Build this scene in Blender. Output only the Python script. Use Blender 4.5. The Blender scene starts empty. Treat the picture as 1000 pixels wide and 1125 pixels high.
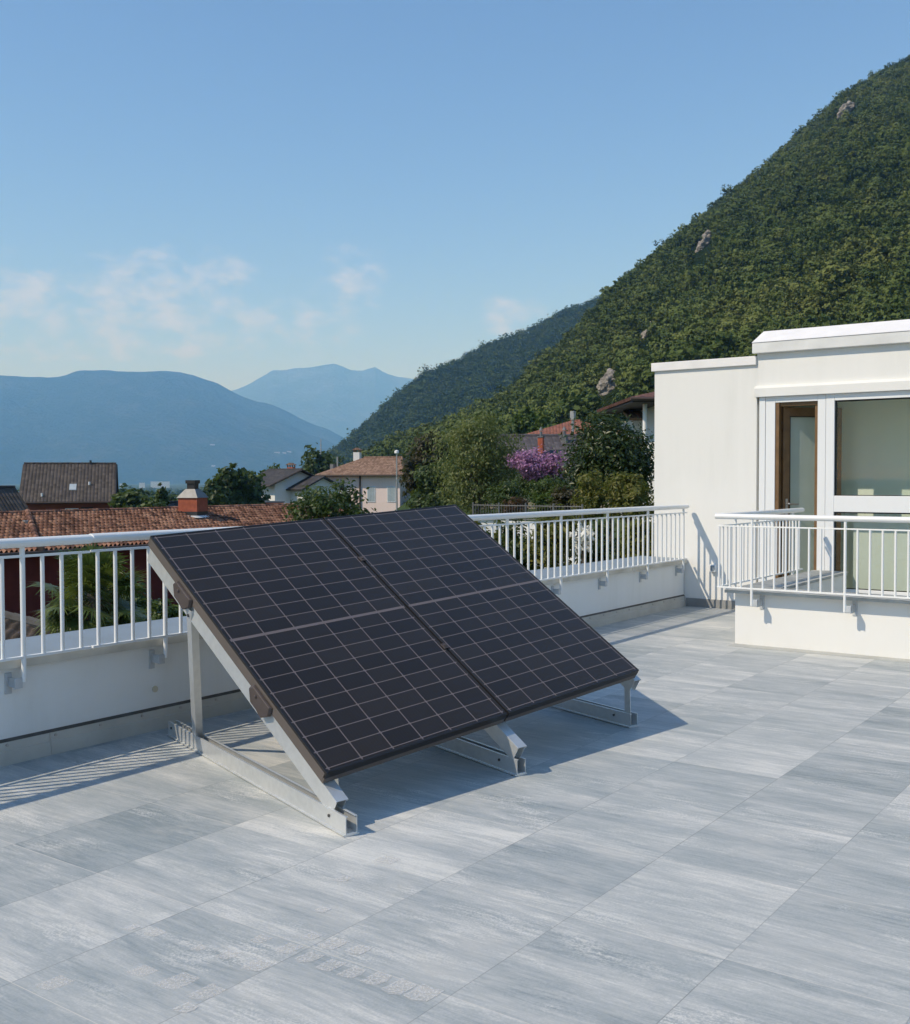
import bpy, math, random
import numpy as np
from mathutils import Vector, Matrix

random.seed(7)
RNG = np.random.default_rng(11)
sc = bpy.context.scene
COL = sc.collection

# ------------------------------------------------------------------ camera frame
EYE = np.array([0.0, 0.0, 1.617])
FPX = 1180.0
C_R = np.array([0.80971324, 0.58682126, -0.00229891])
C_U = np.array([-0.01615209, 0.02620284, 0.99952615])
C_F = np.array([-0.58660343, 0.80929242, -0.03069518])


def ray(px, py):
    return C_F + (px - 500.0) / FPX * C_R - (py - 562.5) / FPX * C_U


def at(px, py, depth):
    return Vector(EYE + ray(px, py) * depth)


def plane_pt(px, py, axis, v):
    d = ray(px, py)
    return Vector(EYE + d * ((v - EYE[axis]) / d[axis]))


# ------------------------------------------------------------------ helpers
def link(o, parent=None):
    COL.objects.link(o)
    if parent is not None:
        o.parent = parent
    return o


def tag(o, label=None, cat=None, group=None, kind=None):
    if label: o['label'] = label
    if cat: o['category'] = cat
    if group: o['group'] = group
    if kind: o['kind'] = kind
    return o


def thing(name, label, cat, loc=(0, 0, 0), group=None):
    o = bpy.data.objects.new(name, None)
    o.empty_display_size = 0.2
    o.location = loc
    link(o)
    return tag(o, label, cat, group)


def abs_loc(o):
    v = Vector((0, 0, 0))
    while o is not None:
        v += o.location
        o = o.parent
    return v


class MB:
    def __init__(s):
        s.v = []; s.f = []

    def add(s, verts, faces, M=None):
        n = len(s.v)
        for p in verts:
            p = Vector(p)
            s.v.append(M @ p if M is not None else p)
        s.f += [tuple(n + i for i in f) for f in faces]
        return s

    def box(s, lo, hi, M=None):
        x0, y0, z0 = lo; x1, y1, z1 = hi
        return s.add([(x0, y0, z0), (x1, y0, z0), (x1, y1, z0), (x0, y1, z0), (x0, y0, z1), (x1, y0, z1), (x1, y1, z1), (x0, y1, z1)],
                     [(3, 2, 1, 0), (4, 5, 6, 7), (0, 1, 5, 4), (1, 2, 6, 5), (2, 3, 7, 6), (3, 0, 4, 7)], M)

    def prism(s, poly, axis, a, b, M=None):
        """poly: 2-D outline; axis the extrusion axis index (others in order)."""
        n = len(poly)
        def mk(p, t):
            c = [0, 0, 0]; o = [i for i in range(3) if i != axis]
            c[o[0]] = p[0]; c[o[1]] = p[1]; c[axis] = t
            return tuple(c)
        v = [mk(p, a) for p in poly] + [mk(p, b) for p in poly]
        f = [(i, (i + 1) % n, n + (i + 1) % n, n + i) for i in range(n)]
        f += [tuple(range(n - 1, -1, -1)), tuple(range(n, 2 * n))]
        return s.add(v, f, M)

    def tube(s, pts, r, n=10, caps=True, M=None, flat=1.0):
        pts = [Vector(p) for p in pts]
        rs = r if isinstance(r, (list, tuple)) else [r] * len(pts)
        rings = []
        for i, p in enumerate(pts):
            d = (pts[min(i + 1, len(pts) - 1)] - pts[max(i - 1, 0)]).normalized()
            ref = Vector((0, 0, 1)) if abs(d.z) < 0.95 else Vector((1, 0, 0))
            a = d.cross(ref).normalized(); b = a.cross(d).normalized()
            rings.append([p + a * math.cos(2 * math.pi * k / n) * rs[i] + b * math.sin(2 * math.pi * k / n) * rs[i] * flat for k in range(n)])
        v = [q for ring in rings for q in ring]
        f = []
        for i in range(len(rings) - 1):
            for k in range(n):
                f.append((i * n + k, i * n + (k + 1) % n, (i + 1) * n + (k + 1) % n, (i + 1) * n + k))
        if caps:
            f.append(tuple(range(n - 1, -1, -1)))
            f.append(tuple((len(rings) - 1) * n + k for k in range(n)))
        return s.add(v, f, M)

    def build(s, name, mat, parent=None, smooth=False, bevel=0.0, loc=None, fixn=True):
        me = bpy.data.meshes.new(name)
        off = abs_loc(parent) if parent is not None else Vector((0, 0, 0))
        if loc is not None:
            off = off + Vector(loc) if parent is not None else Vector(loc)
            off = Vector(loc) if parent is None else abs_loc(parent) + Vector(loc)
        me.from_pydata([tuple(p - off) for p in s.v], [], s.f)
        if fixn:
            import bmesh
            bm = bmesh.new(); bm.from_mesh(me)
            bmesh.ops.recalc_face_normals(bm, faces=bm.faces)
            bm.to_mesh(me); bm.free()
        me.materials.append(mat)
        if smooth:
            me.polygons.foreach_set('use_smooth', [True] * len(me.polygons))
            me.set_sharp_from_angle(angle=math.radians(40))
        o = bpy.data.objects.new(name, me)
        link(o, parent)
        if loc is not None:
            o.location = loc
        if bevel > 0:
            m = o.modifiers.new('bevel', 'BEVEL')
            m.width = bevel; m.segments = 2; m.limit_method = 'ANGLE'; m.angle_limit = math.radians(35)
            m.harden_normals = False
        return o


def dup(o, parent, loc):
    c = o.copy()
    link(c, parent)
    c.location = loc
    return c


# ------------------------------------------------------------------ materials
class NT:
    def __init__(s, name):
        s.m = bpy.data.materials.new(name)
        s.m.use_nodes = True
        s.t = s.m.node_tree
        s.b = s.t.nodes['Principled BSDF']
        s.out = s.t.nodes['Material Output']

    def n(s, typ, **kw):
        x = s.t.nodes.new(typ)
        for k, v in kw.items():
            if k.startswith('i_'):
                x.inputs[k[2:].replace('_', ' ')].default_value = v
            else:
                setattr(x, k, v)
        return x

    def l(s, a, b):
        s.t.links.new(a, b)

    def math(s, op, a, b=None, clamp=False):
        x = s.n('ShaderNodeMath', operation=op, use_clamp=clamp)
        for i, q in enumerate((a, b)):
            if q is None: continue
            if isinstance(q, (int, float)): x.inputs[i].default_value = q
            else: s.l(q, x.inputs[i])
        return x.outputs[0]

    def mix(s, fac, a, b, typ='MIX'):
        x = s.n('ShaderNodeMix', data_type='RGBA', blend_type=typ)
        for i, q in ((0, fac), (6, a), (7, b)):
            if isinstance(q, (int, float)): x.inputs[i].default_value = q
            elif isinstance(q, (tuple, list)): x.inputs[i].default_value = (*q[:3], 1)
            else: s.l(q, x.inputs[i])
        return x.outputs[2]

    def noise(s, vec=None, scale=5, detail=4, rough=0.55, dist=0.0):
        x = s.n('ShaderNodeTexNoise')
        x.inputs['Scale'].default_value = scale; x.inputs['Detail'].default_value = detail
        x.inputs['Roughness'].default_value = rough; x.inputs['Distortion'].default_value = dist
        if vec is not None: s.l(vec, x.inputs['Vector'])
        return x.outputs[0]

    def ramp(s, fac, stops):
        x = s.n('ShaderNodeValToRGB')
        e = x.color_ramp.elements
        while len(e) < len(stops): e.new(0.5)
        for el, (p, c) in zip(e, stops):
            el.position = p
            el.color = (*c, 1) if isinstance(c, (tuple, list)) else (c, c, c, 1)
        s.l(fac, x.inputs[0])
        return x.outputs[0]

    def coord(s, which='Object'):
        return s.n('ShaderNodeTexCoord').outputs[which]

    def mapping(s, vec, scale=(1, 1, 1), loc=(0, 0, 0)):
        x = s.n('ShaderNodeMapping')
        x.inputs['Scale'].default_value = scale; x.inputs['Location'].default_value = loc
        s.l(vec, x.inputs['Vector'])
        return x.outputs[0]

    def bump(s, h, strength=0.3, dist=0.01):
        x = s.n('ShaderNodeBump')
        x.inputs['Strength'].default_value = strength; x.inputs['Distance'].default_value = dist
        s.l(h, x.inputs['Height']); s.l(x.outputs[0], s.b.inputs['Normal'])

    def base(s, c):
        if isinstance(c, (tuple, list)): s.b.inputs['Base Color'].default_value = (*c[:3], 1)
        else: s.l(c, s.b.inputs['Base Color'])
        return s

    def rough(s, r, spec=0.5, metal=0.0):
        s.b.inputs['Roughness'].default_value = r
        s.b.inputs['Specular IOR Level'].default_value = spec
        s.b.inputs['Metallic'].default_value = metal
        return s


def mat_plain(name, c, rough=0.6, var=0.12, scale=3.0, spec=0.4, metal=0.0, bump=0.0, bscale=60):
    t = NT(name)
    co = t.coord()
    n = t.noise(co, scale, 5)
    dark = tuple(x * (1 - var) for x in c); lite = tuple(min(1, x * (1 + var)) for x in c)
    t.base(t.ramp(n, [(0.3, dark), (0.7, lite)])).rough(rough, spec, metal)
    if bump: t.bump(t.noise(co, bscale, 4), bump, 0.01)
    return t.m


def mat_plaster(name, c, stain=(0.55, 0.56, 0.52)):
    t = NT(name)
    co = t.coord()
    big = t.noise(co, 0.7, 5, 0.6)
    streak = t.noise(t.mapping(co, (6, 6, 0.5)), 1.0, 5, 0.6)
    f = t.math('MULTIPLY', t.ramp(big, [(0.42, 0.0), (0.75, 1.0)]), t.ramp(streak, [(0.4, 0.0), (0.8, 1.0)]))
    col = t.mix(t.math('MULTIPLY', f, 0.5), c, stain)
    col = t.mix(t.math('MULTIPLY', t.noise(co, 30, 3), 0.06), col, (0.5, 0.5, 0.48))
    t.base(col).rough(0.85, 0.2)
    t.bump(t.noise(co, 140, 4, 0.7), 0.25, 0.004)
    return t.m


def mat_roof(name, c1, c2, c3, pitch=0.22, row=0.33, wave=0.5, rough=0.8):
    """Rows of roof tiles in the roof's own coordinates (x along the eave, y up the slope)."""
    t = NT(name)
    co = t.coord()
    sp = t.n('ShaderNodeSeparateXYZ'); t.l(co, sp.inputs[0])
    u = t.math('DIVIDE', sp.outputs[0], pitch); v = t.math('DIVIDE', sp.outputs[1], row)
    cell = t.n('ShaderNodeCombineXYZ')
    t.l(t.math('FLOOR', u), cell.inputs[0]); t.l(t.math('FLOOR', v), cell.inputs[1])
    wn = t.n('ShaderNodeTexWhiteNoise'); wn.noise_dimensions = '2D'; t.l(cell.outputs[0], wn.inputs[0])
    col = t.ramp(wn.outputs[0], [(0.0, c1), (0.5, c2), (1.0, c3)])
    big = t.noise(co, 0.6, 5, 0.65)
    col = t.mix(t.math('MULTIPLY', t.ramp(big, [(0.45, 0.0), (0.75, 1.0)]), 0.5), col, c1)
    fine = t.noise(co, 12, 4, 0.7)
    col = t.mix(t.math('MULTIPLY', fine, 0.35), col, tuple(x * 0.5 for x in c1))
    t.base(col).rough(rough, 0.3)
    if wave:
        fu = t.math('FRACT', u); fv = t.math('FRACT', v)
        su = t.math('SINE', t.math('MULTIPLY', fu, math.pi))
        h = t.math('ADD', su, t.math('MULTIPLY', t.math('SUBTRACT', 1.0, fv), 0.6))
        t.bump(h, wave, 0.06)
    return t.m


def mat_leaf(name, cols, trans=0.35, nscale=0.8, gloss=0.5, spec=0.35):
    """Leaf colours vary from leaf to leaf and from bough to bough (young and old growth)."""
    t = NT(name)
    g = t.n('ShaderNodeNewGeometry')
    co = t.coord()
    n = t.noise(co, nscale, 3, 0.6)
    f = t.math('ADD', t.math('MULTIPLY', g.outputs['Random Per Island'], 0.55), t.math('MULTIPLY', t.math('SUBTRACT', n, 0.25), 0.9), True)
    k = len(cols) - 1
    col = t.ramp(f, [(i / k, c) for i, c in enumerate(cols)])
    t.base(col).rough(gloss, spec)
    tr = t.n('ShaderNodeBsdfTranslucent'); t.l(t.mix(0.35, col, (0.25, 0.32, 0.03)), tr.inputs[0])
    mx = t.n('ShaderNodeMixShader'); mx.inputs[0].default_value = trans
    t.l(t.b.outputs[0], mx.inputs[1]); t.l(tr.outputs[0], mx.inputs[2]); t.l(mx.outputs[0], t.out.inputs[0])
    return t.m


M_WHITE_WALL = mat_plaster('white_render', (0.80, 0.80, 0.775))
M_PARAPET = mat_plaster('parapet_render', (0.84, 0.85, 0.83))
M_WHITE_PAINT = mat_plain('white_lacquer', (0.80, 0.81, 0.80), 0.35, 0.03, 2, 0.5)
M_FRAME = mat_plain('white_window_frame', (0.78, 0.80, 0.81), 0.4, 0.02, 2, 0.5)
M_GALV = mat_plain('galvanised_bracket', (0.50, 0.53, 0.55), 0.5, 0.10, 20, 0.5, 0.1)
M_STONE = mat_plain('grey_cap_stone', (0.40, 0.41, 0.39), 0.8, 0.2, 6, 0.3, 0, 0.3, 80)
M_CAPSHEET = mat_plain('pale_cap_sheet', (0.22, 0.265, 0.31), 0.5, 0.08, 3, 0.5, 0.0)
M_CAPEDGE = mat_plain('grey_beige_sheet_edge', (0.55, 0.54, 0.49), 0.55, 0.18, 4, 0.4)
M_FLASH = mat_plain('beige_base_sheet', (0.52, 0.51, 0.46), 0.6, 0.12, 3, 0.4)
M_SEAL = mat_plain('dark_sealant', (0.10, 0.095, 0.085), 0.8, 0.3, 10)
M_SKIRT = mat_plain('grey_skirting', (0.27, 0.275, 0.27), 0.75, 0.15, 5)
M_ROOFCAP = mat_plain('white_roof_cap', (0.80, 0.79, 0.78), 0.7, 0.05, 4, 0.3)
M_FASCIA = mat_plain('weathered_fascia', (0.70, 0.71, 0.70), 0.75, 0.12, 3, 0.3)
M_BROWN = mat_plain('brown_timber', (0.17, 0.098, 0.043), 0.5, 0.2, 8, 0.4)
M_DARKSEAL = mat_plain('black_rubber', (0.02, 0.02, 0.02), 0.6, 0.1)
M_METAL = mat_plain('brushed_handle', (0.45, 0.44, 0.42), 0.35, 0.05, 5, 0.5, 0.8)
M_ROOM = mat_plain('room_paint', (0.76, 0.81, 0.73), 0.9, 0.03, 1.0, 0.2)
M_ROOMFLOOR = mat_plain('room_floor', (0.55, 0.55, 0.48), 0.5, 0.08, 2)


def mat_glass():
    t = NT('window_glass')
    t.t.nodes.remove(t.b)
    tr = t.n('ShaderNodeBsdfTransparent'); tr.inputs[0].default_value = (0.93, 0.95, 0.92, 1)
    gl = t.n('ShaderNodeBsdfGlossy'); gl.inputs['Roughness'].default_value = 0.01
    lw = t.n('ShaderNodeLayerWeight'); lw.inputs[0].default_value = 0.5
    fr_ = t.math('ADD', 0.035, t.math('MULTIPLY', t.math('POWER', lw.outputs['Facing'], 4.0), 0.8))
    mx = t.n('ShaderNodeMixShader')
    t.l(fr_, mx.inputs[0])
    t.l(tr.outputs[0], mx.inputs[1]); t.l(gl.outputs[0], mx.inputs[2]); t.l(mx.outputs[0], t.out.inputs[0])
    return t.m


M_GLASS = mat_glass()


def mat_frosted():
    t = NT('frosted_door_glass')
    t.t.nodes.remove(t.b)
    tr = t.n('ShaderNodeBsdfTransparent'); tr.inputs[0].default_value = (0.80, 0.90, 0.83, 1)
    df = t.n('ShaderNodeBsdfDiffuse'); df.inputs[0].default_value = (0.82, 0.88, 0.82, 1)
    tl = t.n('ShaderNodeBsdfTranslucent'); tl.inputs[0].default_value = (0.82, 0.88, 0.82, 1)
    a = t.n('ShaderNodeMixShader'); a.inputs[0].default_value = 0.4; t.l(df.outputs[0], a.inputs[1]); t.l(tl.outputs[0], a.inputs[2])
    mx = t.n('ShaderNodeMixShader')
    t.l(t.math('ADD', 0.60, t.math('MULTIPLY', t.noise(t.coord(), 1.5, 3), 0.25)), mx.inputs[0])
    t.l(tr.outputs[0], mx.inputs[1]); t.l(a.outputs[0], mx.inputs[2]); t.l(mx.outputs[0], t.out.inputs[0])
    return t.m


M_FROST = mat_frosted()


def mat_tiles():
    t = NT('terrace_tiles')
    co = t.coord()
    sp = t.n('ShaderNodeSeparateXYZ'); t.l(co, sp.inputs[0])
    u = t.math('DIVIDE', t.math('ADD', sp.outputs[0], 1.36 + 60.0), 0.60)
    v = t.math('DIVIDE', t.math('SUBTRACT', sp.outputs[1], 3.42 - 75.0), 0.75)
    cell = t.n('ShaderNodeCombineXYZ')
    t.l(t.math('FLOOR', u), cell.inputs[0]); t.l(t.math('FLOOR', v), cell.inputs[1])
    wn = t.n('ShaderNodeTexWhiteNoise'); wn.noise_dimensions = '2D'; t.l(cell.outputs[0], wn.inputs[0])
    # every tile is cut from another piece of the same veined sheet
    off = t.n('ShaderNodeVectorMath', operation='SCALE'); t.l(wn.outputs[1], off.inputs[0]); off.inputs['Scale'].default_value = 37.0
    vec = t.n('ShaderNodeVectorMath', operation='ADD'); t.l(co, vec.inputs[0]); t.l(off.outputs[0], vec.inputs[1])
    warp = t.noise(t.mapping(vec.outputs[0], (1.6, 2.2, 1)), 1.0, 3)
    wv = t.n('ShaderNodeCombineXYZ'); t.l(t.math('MULTIPLY', warp, 0.07), wv.inputs[1])
    vec2 = t.n('ShaderNodeVectorMath', operation='ADD'); t.l(vec.outputs[0], vec2.inputs[0]); t.l(wv.outputs[0], vec2.inputs[1])
    s1 = t.noise(t.mapping(vec2.outputs[0], (0.8, 5.5, 1)), 1.0, 7, 0.66)
    s2 = t.noise(t.mapping(vec2.outputs[0], (5.0, 48.0, 1)), 1.0, 5, 0.7)
    sp1 = t.noise(vec.outputs[0], 110, 3, 0.7)
    blot = t.noise(t.mapping(vec2.outputs[0], (1.3, 3.6, 1)), 1.0, 5, 0.7)
    s3 = t.noise(t.mapping(vec2.outputs[0], (9.0, 130.0, 1)), 1.0, 4, 0.7)
    a = t.math('ADD', t.math('MULTIPLY', s1, 0.46), t.math('ADD', t.math('MULTIPLY', s2, 0.22), t.math('MULTIPLY', s3, 0.16)))
    a = t.math('ADD', a, t.math('MULTIPLY', sp1, 0.16))
    a = t.math('ADD', a, t.math('MULTIPLY', t.math('SUBTRACT', wn.outputs[0], 0.5), 0.09))
    col = t.ramp(a, [(0.36, (0.215, 0.255, 0.268)), (0.45, (0.350, 0.382, 0.388)), (0.53, (0.470, 0.488, 0.480)), (0.63, (0.68, 0.675, 0.635))])
    # chalky, rubbed patches
    rub = t.math('MULTIPLY', t.ramp(blot, [(0.52, 0.0), (0.64, 1.0)]), t.ramp(t.math('ADD', t.math('MULTIPLY', s2, 0.5), t.math('MULTIPLY', sp1, 0.5)), [(0.46, 0.0), (0.56, 1.0)]))
    col = t.mix(t.math('MULTIPLY', rub, 0.9), col, (0.66, 0.655, 0.62))
    # weathering that runs across the joints: damp bluish and dusty areas
    w1 = t.noise(co, 0.55, 6, 0.62); w2 = t.noise(t.mapping(co, (1.0, 1.6, 1)), 2.2, 6, 0.7)
    col = t.mix(t.math('MULTIPLY', t.ramp(t.math('ADD', t.math('MULTIPLY', w1, 0.6), t.math('MULTIPLY', w2, 0.4)), [(0.48, 0.0), (0.64, 1.0)]), 0.42), col, (0.27, 0.315, 0.325))
    col = t.mix(t.math('MULTIPLY', t.ramp(t.math('ADD', t.math('MULTIPLY', w2, 0.7), t.math('MULTIPLY', sp1, 0.3)), [(0.36, 1.0), (0.47, 0.0)]), 0.40), col, (0.56, 0.55, 0.51))
    # thin joints
    def joint(x, w):
        fr = t.math('FRACT', x)
        d = t.math('MINIMUM', fr, t.math('SUBTRACT', 1.0, fr))
        return t.math('LESS_THAN', d, w)
    ju = joint(u, 0.0020 / 0.6); jv = joint(v, 0.0017 / 0.75)
    col = t.mix(t.math('MULTIPLY', ju, t.ramp(t.noise(co, 1.3, 3), [(0.35, 0.25), (0.65, 0.75)])), col, (0.17, 0.18, 0.18))
    col = t.mix(t.math('MULTIPLY', jv, 0.85), col, (0.60, 0.58, 0.53))
    t.base(col)
    r = t.ramp(s1, [(0.3, 0.42), (0.7, 0.60)])
    t.l(r, t.b.inputs['Roughness']); t.b.inputs['Specular IOR Level'].default_value = 0.35
    h = t.math('ADD', t.math('MULTIPLY', t.math('ADD', s2, sp1), 0.5), t.math('MULTIPLY', t.math('MAXIMUM', ju, jv), -1.0))
    t.bump(h, 0.18, 0.003)
    return t.m


M_TILES = mat_tiles()

# ------------------------------------------------------------------ camera, light, world
cam = bpy.data.cameras.new('camera')
cam.sensor_fit = 'HORIZONTAL'; cam.sensor_width = 36.0; cam.lens = 36.0 * FPX / 1000.0
cam.clip_start = 0.05; cam.clip_end = 80000
co = bpy.data.objects.new('camera', cam); COL.objects.link(co)
R = Matrix((C_R, C_U, -C_F)).transposed().to_4x4()
co.matrix_world = Matrix.Translation(Vector(EYE)) @ R
sc.camera = co

SUN_TO = Vector((-0.52, -0.85, 1.0)).normalized()
sun = bpy.data.lights.new('sun', 'SUN'); sun.energy = 2.7; sun.angle = math.radians(0.53); sun.color = (1.0, 0.965, 0.90)
so = bpy.data.objects.new('sun', sun); COL.objects.link(so)
so.rotation_euler = SUN_TO.to_track_quat('Z', 'Y').to_euler()
so.location = (-10, -20, 30)

w = bpy.data.worlds.new('World'); sc.world = w; w.use_nodes = True
wt = w.node_tree
bg = wt.nodes['Background']
sky = wt.nodes.new('ShaderNodeTexSky'); sky.sky_type = 'NISHITA'; sky.sun_disc = False
sky.sun_elevation = math.asin(SUN_TO.z); sky.sun_rotation = math.atan2(SUN_TO.x, SUN_TO.y) % (2 * math.pi)
sky.air_density = 1.0; sky.dust_density = 0.0; sky.ozone_density = 5.0; sky.altitude = 2500
bg.inputs[1].default_value = 0.13


def wnode(t, **kw):
    x = wt.nodes.new(t)
    for k, v in kw.items(): setattr(x, k, v)
    return x


def wmath(op, a, b=None, clamp=False):
    x = wnode('ShaderNodeMath', operation=op, use_clamp=clamp)
    for i, q in enumerate((a, b)):
        if q is None: continue
        if isinstance(q, (int, float)): x.inputs[i].default_value = q
        else: wt.links.new(q, x.inputs[i])
    return x.outputs[0]


def clouds():
    """Thin fair-weather cumulus low over the valley, in the sky's own directions."""
    tc = wnode('ShaderNodeTexCoord')
    sep = wnode('ShaderNodeSeparateXYZ'); wt.links.new(tc.outputs['Generated'], sep.inputs[0])
    az = wmath('ARCTAN2', sep.outputs[0], sep.outputs[1])       # clockwise from +Y
    comb = wnode('ShaderNodeCombineXYZ')
    wt.links.new(wmath('MULTIPLY', az, 9.0), comb.inputs[0]); wt.links.new(wmath('MULTIPLY', sep.outputs[2], 14.0), comb.inputs[1])
    nz = wnode('ShaderNodeTexNoise'); nz.inputs['Scale'].default_value = 3.1; nz.inputs['Detail'].default_value = 9; nz.inputs['Roughness'].default_value = 0.62
    mp = wnode('ShaderNodeMapping'); mp.inputs['Location'].default_value = CLOUD_OFF
    wt.links.new(comb.outputs[0], mp.inputs[0]); wt.links.new(mp.outputs[0], nz.inputs['Vector'])
    total = None
    for (a0, e0, ra, re, amp) in CLOUD_BANKS:
        d = wmath('ADD', wmath('POWER', wmath('DIVIDE', wmath('SUBTRACT', az, a0), ra), 2.0), wmath('POWER', wmath('DIVIDE', wmath('SUBTRACT', sep.outputs[2], e0), re), 2.0))
        m = wmath('MULTIPLY', wmath('SUBTRACT', 1.0, d, True), amp)
        total = m if total is None else wmath('MAXIMUM', total, m)
    f = wmath('SUBTRACT', wmath('ADD', wmath('MULTIPLY', nz.outputs[0], 2.6), total), 1.46)
    rp = wnode('ShaderNodeMapRange'); rp.interpolation_type = 'SMOOTHSTEP'
    wt.links.new(f, rp.inputs[0]); rp.inputs[1].default_value = 0.0; rp.inputs[2].default_value = 0.80; rp.inputs[3].default_value = 0.0; rp.inputs[4].default_value = 0.40
    fac = wmath('MULTIPLY', rp.outputs[0], wmath('MINIMUM', wmath('MULTIPLY', total, 3.0), 1.0), True)
    mx = wnode('ShaderNodeMix', data_type='RGBA')
    wt.links.new(fac, mx.inputs[0]); wt.links.new(sky.outputs[0], mx.inputs[6]); mx.inputs[7].default_value = (5.2, 5.2, 5.4, 1)
    return mx.outputs[2]


def az_of(px):
    d = ray(px, 400); return math.atan2(d[0], d[1])


def el_of(px, py):
    d = ray(px, py); return d[2] / np.linalg.norm(d)


CLOUD_OFF = (3.1, 1.7, 0.0)
CLOUD_BANKS = [(az_of(190), el_of(190, 325), 0.11, 0.055, 0.62), (az_of(20), el_of(20, 335), 0.10, 0.05, 0.55), (az_of(385), el_of(385, 310), 0.045, 0.045, 0.52),
               (az_of(560), el_of(560, 348), 0.045, 0.022, 0.62), (az_of(300), el_of(300, 360), 0.10, 0.035, 0.45), (az_of(-250), el_of(-250, 330), 0.16, 0.06, 0.6), (az_of(90), el_of(90, 375), 0.16, 0.03, 0.5)]
wt.links.new(clouds(), bg.inputs[0])

sc.view_settings.view_transform = 'Standard'
try: sc.view_settings.look = 'None'
except Exception: pass
sc.view_settings.exposure = 0.57; sc.view_settings.gamma = 1.0
sc.cycles.max_bounces = 8; sc.cycles.transparent_max_bounces = 16; sc.cycles.volume_bounces = 4
sc.cycles.use_denoising = True

# ------------------------------------------------------------------ terrace
XW = -5.633      # inner face of the long parapet
YE = 12.73       # facade plane
YP = 10.078      # face of the low front parapet


def build_terrace():
    b = MB(); b.box((-6.05, -4.0, -0.25), (7.0, YE + 0.02, 0.0))
    o = b.build('terrace_floor', M_TILES); tag(o, kind='structure')
    t = NT('building_render'); t.base((0.6, 0.6, 0.57)).rough(0.9)
    b = MB(); b.box((-6.0, -3.9, -6.5), (6.9, 22.0, -0.26))
    o = b.build('building_base', t.m)
    tag(o, 'white rendered lower storeys that carry the roof terrace', 'building')
    b = MB(); b.box((-3.925, YP - 0.17, 0.0), (3.0, YP + 0.01, 0.004))
    o = b.build('floor_edge_strip', mat_plain('screed_strip', (0.42, 0.43, 0.41), 0.7, 0.12, 4)); tag(o, kind='structure')

    # long parapet
    p = thing('parapet_wall', 'long low grey-white parapet wall with beige base sheet behind the solar panels', 'wall', (-5.85, 4.0, 0))
    b = MB(); b.box((-6.18, -4.0, 0.0), (XW, YE - 0.01, 0.552)); b.build('wall', M_PARAPET, p)
    b = MB()
    ys = [-4.0, -1.2, 1.2, 3.33, 6.1, 8.9, 11.2, YE - 0.012]
    for y0, y1 in zip(ys[:-1], ys[1:]):
        b.prism([(-6.215, 0.553), (XW + 0.035, 0.553), (XW + 0.04, 0.60), (-6.22, 0.615)], 1, y0 + 0.002, y1 - 0.002)
    b.build('coping', M_CAPSHEET, p)
    b = MB()
    for y0, y1 in zip(ys[:-1], ys[1:]):
        b.box((XW + 0.0385, y0 + 0.003, 0.548), (XW + 0.043, y1 - 0.003, 0.602))
    b.build('coping_edge', M_CAPEDGE, p)
    b = MB()
    fy = [-4.0, -1.0, 1.6, 3.68, 6.6, 9.4, YE - 0.02]
    for y0, y1 in zip(fy[:-1], fy[1:]):
        b.prism([(XW - 0.01, 0.0), (XW + 0.032, 0.0), (XW + 0.027, 0.078), (XW + 0.020, 0.081), (XW + 0.018, 0.130), (XW - 0.01, 0.130)], 1, y0 + 0.0015, y1 - 0.0015)
    b.build('base_sheet', M_FLASH, p)
    b = MB(); b.prism([(XW - 0.01, 0.131), (XW + 0.019, 0.131), (XW + 0.002, 0.146), (XW - 0.01, 0.148)], 1, -4.0, YE - 0.02); b.build('sealant_bead', M_SEAL, p)
    first = None
    y = 3.406 - 0.31 * 6
    while y < YE - 0.1:
        if first is None:
            b = MB(); b.tube([(XW + 0.017, y, 0.112), (XW + 0.026, y, 0.112)], 0.0085, 8); first = b.build('screw', M_METAL, p)
            y0 = y
        else:
            dup(first, p, (0, y - y0, 0))
        y += 0.31
    b = MB(); b.tube([(XW - 0.005, 4.455, 0.263), (XW + 0.008, 4.455, 0.263)], 0.021, 16)
    b.tube([(XW + 0.007, 4.455, 0.263), (XW + 0.012, 4.455, 0.263)], 0.013, 12)
    v = b.build('overflow_outlet', mat_plain('cream_plastic', (0.6, 0.55, 0.42), 0.5), p, smooth=True)

    # low parapet in front of the glazing
    p = thing('low_parapet', 'short bright white parapet with grey coping in front of the large window', 'wall', (-3.0, YP, 0))
    b = MB(); b.prism([(-3.925, YP), (3.0, YP), (3.0, YP + 0.30), (-3.625, YP + 0.30), (-3.625, YE - 0.01), (-3.925, YE - 0.01)], 2, 0.0, 0.505)
    b.build('wall', M_WHITE_WALL, p)
    b = MB(); b.prism([(-3.995, YP - 0.105), (3.0, YP - 0.105), (3.0, YP + 0.33), (-3.595, YP + 0.33), (-3.595, YE - 0.012), (-3.995, YE - 0.012)], 2, 0.506, 0.536)
    b.build('coping', M_STONE, p, bevel=0.004)
    b = MB(); b.box((-3.62, YP + 0.31, 0.0), (3.0, YE - 0.01, 0.10)); o = b.build('light_well_floor', M_STONE); tag(o, kind='structure')


build_terrace()


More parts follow.
